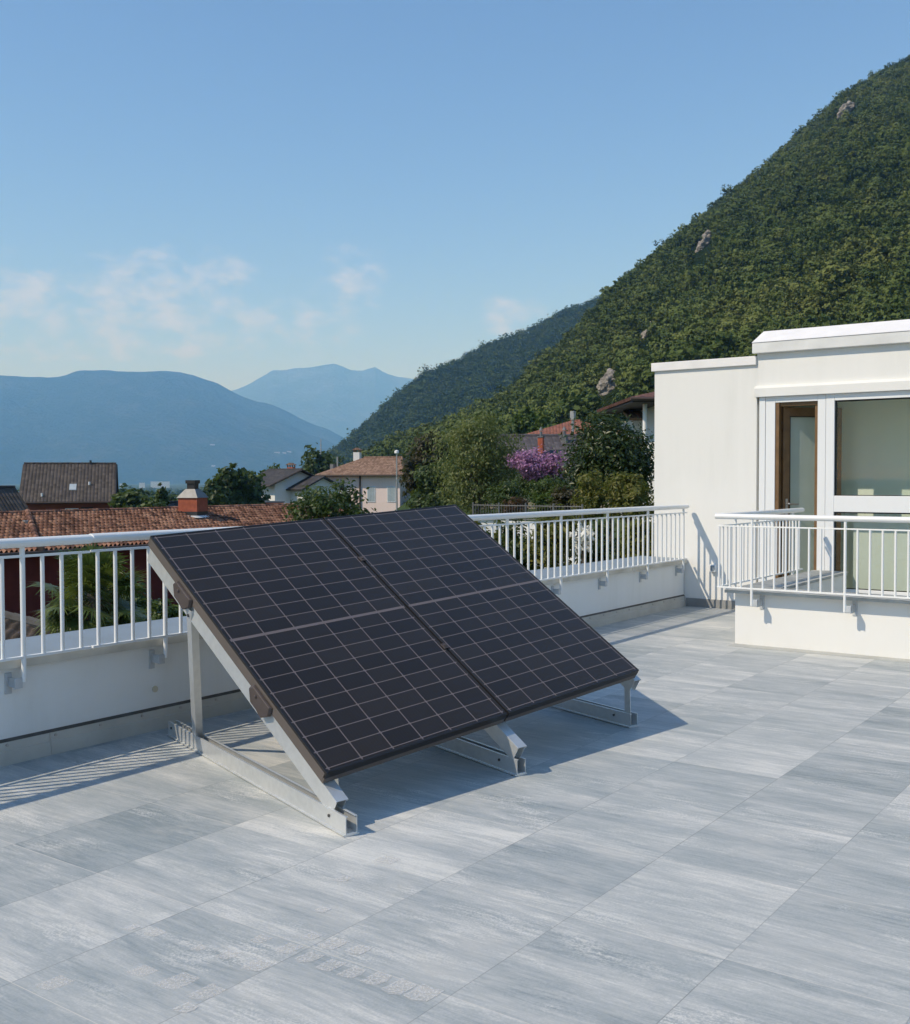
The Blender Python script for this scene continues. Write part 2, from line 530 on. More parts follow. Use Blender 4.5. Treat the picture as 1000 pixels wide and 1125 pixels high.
def light_patches():
    """rows of reflected light painted as pale patches on the tiles near the camera."""
    t = NT('painted_light_patches')  # reflected light put into the colour of thin pale patches
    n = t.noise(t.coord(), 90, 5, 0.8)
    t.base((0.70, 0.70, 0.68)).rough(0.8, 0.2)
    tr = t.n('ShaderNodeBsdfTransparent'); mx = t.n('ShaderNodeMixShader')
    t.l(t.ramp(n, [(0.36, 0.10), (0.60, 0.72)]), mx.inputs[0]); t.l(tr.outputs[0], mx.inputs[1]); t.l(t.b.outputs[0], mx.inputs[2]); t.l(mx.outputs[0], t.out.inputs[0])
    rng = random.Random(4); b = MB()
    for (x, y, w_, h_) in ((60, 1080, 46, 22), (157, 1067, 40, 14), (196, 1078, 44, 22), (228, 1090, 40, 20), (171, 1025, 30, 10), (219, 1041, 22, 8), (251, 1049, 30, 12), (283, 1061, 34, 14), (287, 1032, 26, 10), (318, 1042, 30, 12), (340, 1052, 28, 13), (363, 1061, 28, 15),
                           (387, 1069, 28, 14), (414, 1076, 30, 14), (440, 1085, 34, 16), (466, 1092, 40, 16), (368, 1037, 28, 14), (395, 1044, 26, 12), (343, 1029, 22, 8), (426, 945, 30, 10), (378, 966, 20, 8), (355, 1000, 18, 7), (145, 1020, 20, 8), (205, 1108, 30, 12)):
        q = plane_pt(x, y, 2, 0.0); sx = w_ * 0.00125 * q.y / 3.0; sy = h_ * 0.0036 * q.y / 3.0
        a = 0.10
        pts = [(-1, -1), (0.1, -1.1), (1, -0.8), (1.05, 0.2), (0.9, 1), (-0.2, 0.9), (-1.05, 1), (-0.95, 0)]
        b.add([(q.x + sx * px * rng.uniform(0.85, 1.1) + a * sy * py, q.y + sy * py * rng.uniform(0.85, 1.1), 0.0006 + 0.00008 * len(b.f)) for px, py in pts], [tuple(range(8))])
    tag(b.build('painted_light_patches', t.m), 'painted pale patches of reflected light on the tiles in the foreground', 'marks', kind='stuff')


light_patches()


# ------------------------------------------------------------------ railings
def bracket(parent, p, axis, sign, wall):
    """post foot bolted to the wall face; p = (x, y) of the post; wall = coordinate of the wall face."""
    b = MB()
    x, y = p
    if axis == 0:   # wall normal along X
        b.box((wall - 0.002, y - 0.075, 0.40), (wall + 0.010, y - 0.035, 0.52))
        b.box((wall + 0.008, y - 0.058, 0.440), (x + 0.004, y - 0.050, 0.495))
        b.box((x - 0.006, y - 0.060, 0.435), (x + 0.006, y - 0.012, 0.495))
    else:
        b.box((x + 0.030, wall - 0.010, 0.36), (x + 0.075, wall + 0.002, 0.50))
        b.box((x + 0.048, y - 0.004, 0.39), (x + 0.056, wall - 0.008, 0.465))
        b.box((x + 0.010, y - 0.006, 0.40), (x + 0.056, y + 0.006, 0.46))
    return b.build('bracket', M_GALV, parent, bevel=0.002)


def long_rail(label, y0, y1, posts, step, zoff=0.0, xoff=0.0):
    X = -5.558 + xoff
    r = thing('balcony_railing', label, 'railing', (X, (y0 + y1) / 2, 0.6), 'white railings round the terrace')
    oy = (y0 + y1) / 2
    b = MB(); b.tube([(X, y0, 1.262 + zoff), (X, y1, 1.262 + zoff)], 0.036, 16, flat=0.78); b.build('handrail', M_WHITE_PAINT, r, smooth=True)
    b = MB(); b.box((X - 0.011, y0 + 0.001, 1.178 + zoff), (X + 0.011, y1 - 0.001, 1.192 + zoff)); b.build('upper_rail', M_WHITE_PAINT, r, bevel=0.002)
    b = MB(); b.box((X - 0.013, y0 + 0.001, 0.602), (X + 0.013, y1 - 0.001, 0.617)); b.build('lower_rail', M_WHITE_PAINT, r, bevel=0.002)
    post0 = bal0 = None
    for y in posts:
        if post0 is None:
            b = MB(); b.tube([(X, y, 0.470), (X, y, 1.24)], 0.0145, 12); post0 = b.build('post', M_WHITE_PAINT, r, smooth=True, loc=(0, y - oy, 0))
        else:
            dup(post0, r, (0, y - oy, 0))
        bracket(r, (X, y), 0, 1, XW)
    n0 = math.ceil((y0 + 0.03 - posts[0]) / step); n1 = math.floor((y1 - 0.03 - posts[0]) / step)
    for k in range(n0, n1 + 1):
        y = posts[0] + k * step
        if any(abs(y - q) < step * 0.4 for q in posts): continue
        if bal0 is None:
            b = MB(); b.tube([(X, y, 0.612), (X, y, 1.182)], 0.0118, 10); bal0 = b.build('baluster', M_WHITE_PAINT, r, smooth=True, loc=(0, y - oy, 0))
        else:
            dup(bal0, r, (0, y - oy, 0))
    b = MB(); b.tube([(X, y1 - 0.012, 1.262 + zoff), (X, y1 + 0.012, 1.262 + zoff)], 0.031, 16, flat=0.78); b.build('rail_connector', M_WHITE_PAINT, r, smooth=True)
    return r


S1 = 1.006
long_rail('white tubular railing section at the left edge before the handrail joint', 0.4, 3.925, [3.483 - S1 * k for k in (0, 1, 2, 3)], S1 / 8)
long_rail('long white tubular railing on the parapet running behind the solar panels to the white house', 3.935, 12.63, [4.485 + S1 * k for k in range(9)], S1 / 8, zoff=0.004)


def front_rail():
    Y = YP - 0.142; X0 = -4.040; X1 = 1.1
    r = thing('terrace_railing', 'white corner railing on the short parapet in front of the glass door', 'railing', (X0, Y, 0.55), 'white railings round the terrace')
    L = abs_loc(r)
    b = MB(); b.tube([(X0 - 0.03, Y, 1.250), (X1, Y, 1.250)], 0.028, 16, flat=0.95); b.build('handrail', M_WHITE_PAINT, r, smooth=True)
    ys = YE - 0.30
    b = MB(); b.tube([(X0, Y + 0.03, 1.250), (X0, ys, 1.250)], 0.028, 16, flat=0.95); b.build('handrail', M_WHITE_PAINT, r, smooth=True)
    b = MB(); b.box((X0 - 0.01, Y - 0.010, 1.150), (X1, Y + 0.010, 1.163)); b.build('upper_rail', M_WHITE_PAINT, r, bevel=0.002)
    b = MB(); b.box((X0 - 0.010, Y + 0.011, 1.150), (X0 + 0.010, ys, 1.163)); b.build('upper_rail', M_WHITE_PAINT, r, bevel=0.002)
    b = MB(); b.box((X0 - 0.012, Y - 0.012, 0.556), (X1, Y + 0.012, 0.571)); b.build('lower_rail', M_WHITE_PAINT, r, bevel=0.002)
    b = MB(); b.box((X0 - 0.012, Y + 0.013, 0.556), (X0 + 0.012, ys, 0.571)); b.build('lower_rail', M_WHITE_PAINT, r, bevel=0.002)
    S = 0.869; step = S / 8
    posts = [-3.707 + S * k for k in range(6)]
    p0 = b0 = None
    for x in posts:
        if p0 is None:
            b = MB(); b.tube([(x, Y, 0.40), (x, Y, 1.232)], 0.0135, 12); p0 = b.build('post', M_WHITE_PAINT, r, smooth=True, loc=(x - L.x, 0, 0))
        else: dup(p0, r, (x - L.x, 0, 0))
        bracket(r, (x, Y), 1, -1, YP)
    k = -3
    while -3.707 + k * step < X1 - 0.02:
        x = -3.707 + k * step
        if k % 8:
            if b0 is None:
                b = MB(); b.tube([(x, Y, 0.570), (x, Y, 1.152)], 0.0105, 10); b0 = b.build('baluster', M_WHITE_PAINT, r, smooth=True, loc=(x - L.x, 0, 0))
            else: dup(b0, r, (x - L.x, 0, 0))
        k += 1
    n = int((ys - Y - 0.05) / step)
    sp = None
    for j in range(1, n + 1):
        y = Y + j * step
        if j in (4, 12, 20):
            b = MB(); b.tube([(X0, y, 0.40), (X0, y, 1.232)], 0.0135, 10); b.build('post', M_WHITE_PAINT, r, smooth=True)
            b = MB(); b.box((X0, y - 0.02, 0.41), (-3.926, y - 0.012, 0.46)); b.build('bracket', M_GALV, r)
        else:
            dup(b0, r, (0, y - L.y, 0))


front_rail()


# ------------------------------------------------------------------ white house at the end of the terrace
def build_house():
    h = thing('white_house', 'flat-roofed white house with brown glass door at the end of the terrace', 'house', (-3.8, YE, 0))
    # left wing: a plain wall, with an inside return
    b = MB(); b.box((-6.05, YE, -0.2), (-4.70, YE + 8.0, 2.99)); b.build('side_wing_wall', M_WHITE_WALL, h)
    b = MB(); b.box((-6.085, YE - 0.035, 2.991), (-4.702, YE + 8.03, 3.098)); b.build('wing_coping', M_ROOFCAP, h, bevel=0.006)
    # main block: wall above the glazing, jamb left, side walls
    b = MB()
    b.box((-4.698, YE - 0.002, 2.60), (3.0, YE + 0.25, 3.20))
    b.build('upper_wall', M_WHITE_WALL, h)
    b = MB(); b.prism([(YE - 0.075, 3.125), (YE - 0.075, 3.245), (YE + 0.33, 3.425), (YE + 8.0, 3.44), (YE + 8.0, 3.201), (YE + 0.26, 3.201), (YE - 0.003, 3.201), (YE - 0.003, 3.125)], 0, -4.735, 3.0)
    b.build('roof_edge', M_FASCIA, h, bevel=0.004)
    b = MB()
    b.prism([(YE - 0.079, 3.249), (YE + 0.329, 3.4295), (YE + 0.326, 3.434), (YE - 0.082, 3.254)], 0, -4.738, 3.0)
    b.build('roof_cap', M_ROOFCAP, h)
    b = MB(); b.prism([(YE - 0.055, 2.598), (YE - 0.055, 2.70), (YE - 0.038, 2.728), (YE - 0.004, 2.728), (YE - 0.004, 2.598)], 0, -4.715, 3.0)
    b.build('lintel_band', M_WHITE_WALL, h, bevel=0.004)
    # room behind the glass
    b = MB()
    b.box((-4.69, YE + 0.08, 0.0), (-4.62, YE + 0.98, 2.6)); b.box((3.0, YE + 0.08, 0.0), (3.1, YE + 0.98, 3.2)); b.box((-4.619, YE + 0.88, 0.0), (2.999, YE + 0.98, 2.6))
    b.box((-4.619, YE + 0.26, 2.601), (2.999, YE + 0.879, 2.70))
    b.build('room_wall', M_ROOM, h)
    b = MB(); b.box((-4.619, YE + 0.012, 0.02), (2.999, YE + 0.879, 0.06)); b.build('room_floor', M_ROOMFLOOR, h)
    b = MB(); b.box((-3.60, YE + 0.20, 0.061), (2.99, YE + 0.24, 1.16)); b.build('added_sun_board', mat_plain('added_pale_board', (0.68, 0.71, 0.68), 0.8, 0.03, 2), h)  # board added behind the lower pane to catch sun and brighten it
    # fixed frame
    f = MB()
    f.box((-4.665, YE - 0.012, 0.062), (-4.590, YE + 0.07, 2.597))       # outer jamb
    f.box((-4.587, YE - 0.005, 0.062), (-4.472, YE + 0.07, 2.597))       # door jamb
    f.box((-3.964, YE - 0.005, 0.062), (-3.872, YE + 0.07, 2.597))       # mullion
    f.box((-3.868, YE - 0.008, 0.062), (-3.770, YE + 0.07, 2.597))
    f.box((-4.471, YE - 0.005, 2.525), (-3.965, YE + 0.07, 2.597))       # head of the door
    f.box((-3.769, YE - 0.008, 2.520), (3.0, YE + 0.07, 2.597))          # head of the window
    f.box((-3.769, YE - 0.008, 1.225), (3.0, YE + 0.07, 1.412))          # transom
    f.box((-3.769, YE - 0.008, 0.062), (3.0, YE + 0.07, 0.330))
    for x in (-0.2,):
        f.box((x, YE - 0.007, 0.331), (x + 0.12, YE + 0.069, 1.224)); f.box((x, YE - 0.007, 1.413), (x + 0.12, YE + 0.069, 2.519))
    f.build('window_frame', M_FRAME, h, bevel=0.003)
    for z0, z1 in ((0.331, 1.224), (1.413, 2.519)):
        wdw = MB()
        x0, x1 = -3.768, -0.202
        wdw.box((x0, YE + 0.020, z0), (x0 + 0.014, YE + 0.06, z1)); wdw.box((x1 - 0.014, YE + 0.020, z0), (x1, YE + 0.06, z1))
        wdw.box((x0 + 0.0141, YE + 0.020, z1 - 0.014), (x1 - 0.0141, YE + 0.06, z1)); wdw.box((x0 + 0.0141, YE + 0.020, z0), (x1 - 0.0141, YE + 0.06, z0 + 0.008))
        g = wdw.build('glazing_seal', M_DARKSEAL, h)
        q = MB(); q.box((x0 + 0.0145, YE + 0.034, z0 + 0.0085), (x1 - 0.0145, YE + 0.042, z1 - 0.0145)); q.build('window_pane', M_GLASS, h)
        q = MB(); q.box((-0.078, YE + 0.034, z0 + 0.002), (2.99, YE + 0.042, z1 - 0.002)); q.build('window_pane', M_GLASS, h)
    # the pale roller screen drawn down behind the upper pane, as the even olive tone shows
    # brown door lining and the leaf, hinged left and standing open into the room
    b = MB()
    b.box((-4.470, YE + 0.005, 0.063), (-4.425, YE + 0.11, 2.524)); b.box((-4.010, YE + 0.04, 0.063), (-3.966, YE + 0.14, 2.479)); b.box((-4.424, YE + 0.03, 2.480), (-3.966, YE + 0.11, 2.524))
    b.build('door_lining', M_BROWN, h, bevel=0.003)
    M = Matrix.Translation((-4.42, YE + 0.10, 0)) @ Matrix.Rotation(math.radians(48), 4, 'Z')
    W, z0, z1 = 0.78, 0.07, 2.475
    d = MB()
    d.box((0, -0.03, z0), (0.085, 0.03, z1), M); d.box((W - 0.14, -0.03, z0), (W, 0.03, z1), M)
    d.box((0.0851, -0.03, z1 - 0.11), (W - 0.1401, 0.03, z1), M); d.box((0.0851, -0.03, z0), (W - 0.1401, 0.03, z0 + 0.14), M)
    door = d.build('door_leaf', M_BROWN, h, bevel=0.004)
    q = MB(); q.box((0.086, -0.006, z0 + 0.141), (W - 0.141, 0.006, z1 - 0.111), M); q.build('door_pane', M_FROST, door)
    q = MB()
    q.box((0.0853, -0.031, z0 + 0.1405), (0.094, -0.024, z1 - 0.1105), M); q.box((W - 0.156, -0.034, z0 + 0.1405), (W - 0.1405, -0.02, z1 - 0.1105), M); q.box((0.095, -0.031, z1 - 0.120), (W - 0.157, -0.024, z1 - 0.1105), M)
    q.build('door_seal', M_DARKSEAL, door)
    q = MB(); q.box((0.030, -0.042, 1.17), (0.058, -0.0305, 1.37), M); q.tube([(0.044, -0.042, 1.31), (0.044, -0.085, 1.31), (0.050, -0.092, 1.31), (0.17, -0.092, 1.305)], 0.0105, 8, M=M)
    q.build('handle', M_METAL, door, smooth=True)
    # grey skirting, socket
    b = MB(); b.box((-5.60, YE - 0.014, 0.0), (-4.70, YE - 0.0005, 0.105)); b.build('skirting', M_SKIRT, h)
    b = MB(); b.box((-5.275, YE - 0.055, 0.455), (-5.195, YE - 0.001, 0.545))
    k = b.build('outlet_box', M_FRAME, h, bevel=0.006)
    b = MB(); b.box((-5.262, YE - 0.060, 0.468), (-5.208, YE - 0.0555, 0.532)); b.build('lid', M_CAPSHEET, k, bevel=0.002)


build_house()


# ------------------------------------------------------------------ solar array
def build_array():
    s = 1.10
    def S(p): return Vector(EYE) + (Vector(p) - Vector(EYE)) * s
    TL, TR, BR, BL = [S(p) for p in ((-4.655, 3.663, 1.319), (-4.374, 6.037, 1.441), (-2.803, 5.700, 0.496), (-3.085, 3.326, 0.375))]
    e = (BR - BL); Wd = e.length; e.normalize()          # along the low edge
    u = (TL - BL); Ld = u.length; u.normalize()          # up the slope
    n = e.cross(u).normalized()
    T = 0.066
    t = thing('solar_panel_array', 'two dark solar panels side by side on a tilted galvanised rack on the tiles', 'solar panels', tuple(Vector((BL.x, BL.y, 0))))
    def P(a, b_, c): return BL + e * a + u * b_ + n * c
    # materials
    m = NT('panel_cells')
    uv = m.n('ShaderNodeUVMap'); uv.uv_map = 'UVMap'
    sp = m.n('ShaderNodeSeparateXYZ'); m.l(uv.outputs[0], sp.inputs[0])
    def lines(x, k, wdt):
        fr = m.math('FRACT', m.math('MULTIPLY', x, k)); d = m.math('MINIMUM', fr, m.math('SUBTRACT', 1.0, fr))
        return m.math('LESS_THAN', d, wdt)
    a = lines(sp.outputs[0], 6.0, 0.017); b_ = lines(sp.outputs[1], 18.0, 0.024)
    mid = m.math('LESS_THAN', m.math('ABSOLUTE', m.math('SUBTRACT', sp.outputs[1], 0.5)), 0.0052)
    x = m.math('MAXIMUM', m.math('MAXIMUM', a, b_), mid)
    # chamfered cell corners
    fu = m.math('FRACT', m.math('MULTIPLY', sp.outputs[0], 6.0)); fv = m.math('FRACT', m.math('MULTIPLY', sp.outputs[1], 18.0))
    du = m.math('MINIMUM', fu, m.math('SUBTRACT', 1.0, fu)); dv = m.math('MINIMUM', fv, m.math('SUBTRACT', 1.0, fv))
    ch = m.math('LESS_THAN', m.math('ADD', m.math('MULTIPLY', du, 2.0), dv), 0.105)
    # busbars, faint
    bus = m.math('MULTIPLY', lines(sp.outputs[0], 60.0, 0.035), 0.12)
    cl = m.n('ShaderNodeCombineXYZ'); m.l(m.math('FLOOR', m.math('MULTIPLY', sp.outputs[0], 6.0)), cl.inputs[0]); m.l(m.math('FLOOR', m.math('MULTIPLY', sp.outputs[1], 18.0)), cl.inputs[1])
    wn = m.n('ShaderNodeTexWhiteNoise'); wn.noise_dimensions = '2D'; m.l(cl.outputs[0], wn.inputs[0])
    cell = m.ramp(wn.outputs[0], [(0.0, (0.020, 0.0165, 0.0145)), (1.0, (0.029, 0.024, 0.021))])
    col = m.mix(bus, cell, (0.09, 0.085, 0.085))
    col = m.mix(m.math('MULTIPLY', m.math('MAXIMUM', x, ch), 0.9), col, (0.175, 0.145, 0.14))
    m.base(col).rough(0.30, 0.20)
    m.b.inputs['Coat Weight'].default_value = 0.14; m.b.inputs['Coat Roughness'].default_value = 0.12
    m.bump(m.noise(m.coord(), 1.2, 2), 0.05, 0.03)
    M_CELL = m.m
    M_FRM = mat_plain('bronze_panel_frame', (0.115, 0.098, 0.088), 0.5, 0.1, 6, 0.4, 0.1)
    M_RIM = mat_plain('black_panel_rim', (0.014, 0.013, 0.014), 0.45, 0.1, 6, 0.4)
    M_RACK = mat_plain('galvanised_rail', (0.64, 0.66, 0.66), 0.34, 0.06, 25, 0.5, 0.55, 0.05, 90)
    M_CLAMP = mat_plain('brown_clamp', (0.075, 0.060, 0.056), 0.55, 0.15, 10, 0.5, 0.2)
    M_BOLT = mat_plain('dark_bolt', (0.05, 0.05, 0.05), 0.5)
    gap = 0.016; pw = (Wd - gap) / 2
    for k in range(2):
        a0 = k * (pw + gap); a1 = a0 + pw
        pn = bpy.data.objects.new('solar_panel', None); link(pn, t); pn.location = P(a0, 0, 0) - t.location
        fw = 0.011
        fr = MB(); rm = MB()
        def bar(x0, x1, y0, y1):
            v = [P(x0, y0, -T), P(x1, y0, -T), P(x1, y1, -T), P(x0, y1, -T), P(x0, y0, -0.0122), P(x1, y0, -0.0122), P(x1, y1, -0.0122), P(x0, y1, -0.0122)]
            rm.add(([p + n * (T - 0.012) for p in v[:4]] if y0 > 0 or y1 > fw + 0.001 else [p + n * (T - 0.036) - (u * 0.002 if q_ < 2 else u * 0) for q_, p in enumerate(v[:4])]) + [p + n * (T + 0.002) - (u * 0.002 if (y0 == 0 and y1 < fw + 0.001 and q_ < 2) else u * 0) for q_, p in enumerate(v[:4])], [(3, 2, 1, 0), (4, 5, 6, 7), (0, 1, 5, 4), (1, 2, 6, 5), (2, 3, 7, 6), (3, 0, 4, 7)])
            fr.add(v, [(3, 2, 1, 0), (4, 5, 6, 7), (0, 1, 5, 4), (1, 2, 6, 5), (2, 3, 7, 6), (3, 0, 4, 7)])
        bar(a0, a1, 0, fw); bar(a0, a1, Ld - fw, Ld); bar(a0, a0 + fw, fw + 0.0002, Ld - fw - 0.0002); bar(a1 - fw, a1, fw + 0.0002, Ld - fw - 0.0002)
        fr.build('panel_frame', M_FRM, pn, bevel=0.002); rm.build('panel_rim', M_RIM, pn, bevel=0.0015)
        g = MB()
        i0, i1, j0, j1 = a0 + fw + 0.0003, a1 - fw - 0.0003, fw + 0.0005, Ld - fw - 0.0005
        v = [P(i0, j0, -0.006), P(i1, j0, -0.006), P(i1, j1, -0.006), P(i0, j1, -0.006), P(i0, j0, 0.0), P(i1, j0, 0.0), P(i1, j1, 0.0), P(i0, j1, 0.0)]
        g.add(v, [(3, 2, 1, 0), (4, 5, 6, 7), (0, 1, 5, 4), (1, 2, 6, 5), (2, 3, 7, 6), (3, 0, 4, 7)])
        go = g.build('cell_sheet', M_CELL, pn)
        me = go.data; uvl = me.uv_layers.new(name='UVMap')
        bl = P(i0, j0, 0); off = abs_loc(pn)
        for lp in me.loops:
            q = me.vertices[lp.vertex_index].co + off - bl
            en = (e - u * e.dot(u)); yy = q.dot(u - e * u.dot(e)) / (1 - u.dot(e) ** 2); xx = (q - u * yy).dot(e)
            mg = 0.012
            uvl.data[lp.index].uv = ((xx / (i1 - i0) - mg) / (1 - 2 * mg), (yy / (j1 - j0) - mg * 0.6) / (1 - 1.2 * mg))
        bk = MB()
        v = [P(i0, j0, -0.007), P(i1, j0, -0.007), P(i1, j1, -0.007), P(i0, j1, -0.007)]
        bk.add(v + [q - n * 0.003 for q in v], [(0, 1, 2, 3), (7, 6, 5, 4), (0, 4, 5, 1), (1, 5, 6, 2), (2, 6, 7, 3), (3, 7, 4, 0)])
        bk.build('back_sheet', M_FRM, pn)
    # clamps along the left edge, the gap and the right edge
    def clamp(ac, bc, name='edge_clamp', big=True):
        c = MB()
        if big:
            sgn = -1 if ac < Wd / 2 else 1
            pts = [(0.0, -0.035), (0.03, -0.035), (0.03, 0.004), (-0.012, 0.004)] 
            a_, b2 = ac, bc
            out = [(-0.105, -T * 0.45), (0.085, -T * 0.45), (0.115, -T * 0.95), (0.065, -T - 0.050), (0.0, -T - 0.050), (-0.060, -T - 0.060), (-0.115, -T - 0.010)]
            v = [P(a_ + sgn * 0.0015, b2 + q[0], q[1]) for q in out] + [P(a_ + sgn * 0.020, b2 + q[0] * 0.9, q[1] - 0.004) for q in out]
            k7 = len(out)
            f = [(i_, (i_ + 1) % k7, k7 + (i_ + 1) % k7, k7 + i_) for i_ in range(k7)] + [tuple(range(k7 - 1, -1, -1)), tuple(range(k7, 2 * k7))]
            c.add(v, f)
            c.tube([P(a_ + sgn * 0.016, b2 + 0.03, -T * 0.9), P(a_ + sgn * 0.028, b2 + 0.03, -T * 0.9)], 0.010, 8)
            return c.build(name, M_CLAMP, t, bevel=0.006)
        v = [P(ac - 0.022, bc - 0.022, 0.0025), P(ac + 0.022, bc - 0.022, 0.0025), P(ac + 0.022, bc + 0.022, 0.0025), P(ac - 0.022, bc + 0.022, 0.0025)]
        c.add(v + [q + n * 0.005 for q in v], [(3, 2, 1, 0), (4, 5, 6, 7), (0, 1, 5, 4), (1, 2, 6, 5), (2, 3, 7, 6), (3, 0, 4, 7)])
        c.tube([P(ac, bc, 0.006), P(ac, bc, 0.013)], 0.009, 8)
        return c.build(name, M_CLAMP, t, bevel=0.0015)
    clamp(0.0, Ld * 0.30); clamp(0.0, Ld * 0.755); clamp(Wd, Ld * 0.30); clamp(Wd, Ld * 0.755)
    clamp(pw + gap / 2, Ld * 0.30, 'mid_clamp', False); clamp(pw + gap / 2, Ld * 0.755, 'mid_clamp', False)
    # three triangular supports
    front = [plane_pt(380, 920, 2, 0.0), plane_pt(562, 851, 2, 0.0), plane_pt(678, 796, 2, 0.0)]
    back0 = plane_pt(185, 808, 2, 0.0)
    rd = (back0 - front[0]); RL = rd.length; rd.normalize(); rs = Vector((0, 0, 1)).cross(rd)   # rs points to the camera side (-e-ish)
    if rs.dot(e) > 0: rs = -rs
    for k, fp in enumerate(front):
        sup = bpy.data.objects.new('support_frame', None); link(sup, t); sup.location = fp - t.location
        hgt, wd, th = 0.092, 0.060, 0.004
        if k: fp = fp - rd * (0.05 if k == 1 else 0.13); sup.location = fp - t.location
        rl = RL if k == 0 else min(RL, (fp.x + 5.585) / -rd.x)
        def Q(l, s_, z): return fp + rd * l + rs * s_ + Vector((0, 0, z))
        def chan(poly, l0, l1, f=Q):
            b = MB(); nn = len(poly)
            v = [f(l0, *p) for p in poly] + [f(l1, *p) for p in poly]
            b.add(v, [(i, (i + 1) % nn, nn + (i + 1) % nn, nn + i) for i in range(nn)] + [tuple(range(nn - 1, -1, -1)), tuple(range(nn, 2 * nn))])
            return b
        # open channel with lips (s: + is the near side)
        outer = [(0.0, 0.010), (0.012, 0.010), (0.012, 0.004), (0.0, 0.0), (-wd, 0.0), (-wd - 0.012, 0.004), (-wd - 0.012, 0.010), (-wd, 0.010), (-wd, hgt), (-wd + 0.014, hgt), (-wd + 0.014, hgt - th),
                 (-wd + th, hgt - th), (-wd + th, 0.016), (-th, 0.016), (-th, hgt - th), (-0.012, hgt - th), (-0.012, hgt), (0.0, hgt)]
        base = chan(outer, 0.0, rl).build('base_rail', M_RACK, sup, bevel=0.0012)
        b = MB()
        for l in (0.16, rl - 0.06):
            b.tube([Q(l, -0.001, 0.058), Q(l, 0.006, 0.058)], 0.0075, 8)
        b.build('bolt', M_BOLT, base)
        # sloping beam, runs under the panel frame and comes down into the rail front
        ac = (0.040, pw + gap / 2 - 0.05, Wd - 0.24)[k]
        topc = P(ac, Ld - 0.02, -T - 0.050)
        lowc = Q(0.085, -wd / 2, hgt - 0.020)
        for it in range(3):
            edge = P(ac, 0.03, -T - 0.050)
            topc = P(ac, Ld - 0.02, -T - 0.050)
            d1 = (topc - edge).normalized()
            run = min((edge.z - 0.090) / d1.z, 0.40 if k == 0 else ((edge - fp).dot(rd) - (0.02 if k == 1 else 0.035)) / d1.dot(rd))
            low_pt = edge - d1 * max(run, 0.05)
            if k: ac += (-wd / 2 - (low_pt - fp).dot(rs)) / e.dot(rs)
        bd = d1
        bs = (e - bd * e.dot(bd)).normalized(); bn = bs.cross(bd).normalized()
        if bn.z < 0: bn = -bn
        BLn = (topc - low_pt).length
        def Bq(l, s_, z): return low_pt + bd * l + bs * s_ + bn * z
        hw, hh = 0.028, 0.046
        prof = [(-hw, -hh), (-hw + 0.004, -hh), (-hw + 0.004, hh - 0.004), (hw - 0.004, hh - 0.004), (hw - 0.004, -hh), (hw, -hh), (hw, hh - 0.010), (hw + 0.010, hh - 0.010), (hw + 0.010, hh), (-hw - 0.004, hh), (-hw - 0.004, hh - 0.010), (-hw, hh - 0.010)]
        beam = chan(prof, 0.0, BLn, Bq).build('sloping_beam', M_RACK, sup, bevel=0.0012)
        # plate between beam end and rail
        if low_pt.z > 0.105:
            lx_ = (low_pt - fp).dot(rd) + 0.035; b = MB()
            v = [Q(lx_ + a_, s2_, z_) for s2_ in (-0.0045, -0.0085) for (a_, z_) in ((-0.022, 0.05), (0.030, 0.05), (0.036, low_pt.z - 0.01), (-0.016, low_pt.z - 0.03))]
            b.add(v, [(3, 2, 1, 0), (4, 5, 6, 7), (0, 1, 5, 4), (1, 2, 6, 5), (2, 3, 7, 6), (3, 0, 4, 7)]); b.build('foot_plate', M_RACK, sup)
        # upright strut from rail to beam
        if k == 0:
            foot = Q(rl - 0.42, -wd * 0.30, 0.03)
            # beam point seen straight above the foot
            best = min((BLn * i / 400 for i in range(400)), key=lambda l: abs((Bq(l, 0, 0) - Vector(EYE)).dot(Vector(C_R)) / (Bq(l, 0, 0) - Vector(EYE)).dot(Vector(C_F)) - (foot - Vector(EYE)).dot(Vector(C_R)) / (foot - Vector(EYE)).dot(Vector(C_F))))
        else:
            l2 = min(rl - 0.30, 1.75)
            foot = Q(l2, -wd * 0.5, 0.03)
            best = min((BLn * i / 400 for i in range(400)), key=lambda l: abs((Bq(l, 0, 0) - foot).dot(rd)))
        head = Bq(min(best, BLn - 0.08), -0.034 if k == 0 else 0.0, -0.01)
        sd = (head - foot); sl = sd.length; sd.normalize()
        sa = (rd - sd * rd.dot(sd)).normalized(); sb = sd.cross(sa).normalized()
        if sb.dot(rs) < 0: sb = -sb
        def Sq(l, s_, z): return foot + sd * l + sa * s_ + sb * z
        prof = [(-0.030, 0.0), (-0.030, 0.004), (0.030, 0.004), (0.030, -0.040), (0.026, -0.040), (0.026, 0.0)]
        prof = [(-p[0], p[1]) for p in prof]
        st = chan(prof, -0.01, sl + 0.03, Sq).build('upright_strut', M_RACK, sup, bevel=0.001)
        b = MB(); b.tube([Sq(sl - 0.015, 0.0, 0.003), Sq(sl - 0.015, 0.0, 0.011)], 0.010, 8); b.build('bolt', M_BOLT, st)


build_array()


# ------------------------------------------------------------------ terrain
def sstep(x, a, b):
    t = np.clip((x - a) / (b - a), 0, 1); return t * t * (3 - 2 * t)


FWD = np.array([C_F[0], C_F[1]]); FWD /= np.linalg.norm(FWD)
RGT = np.array([FWD[1], -FWD[0]])


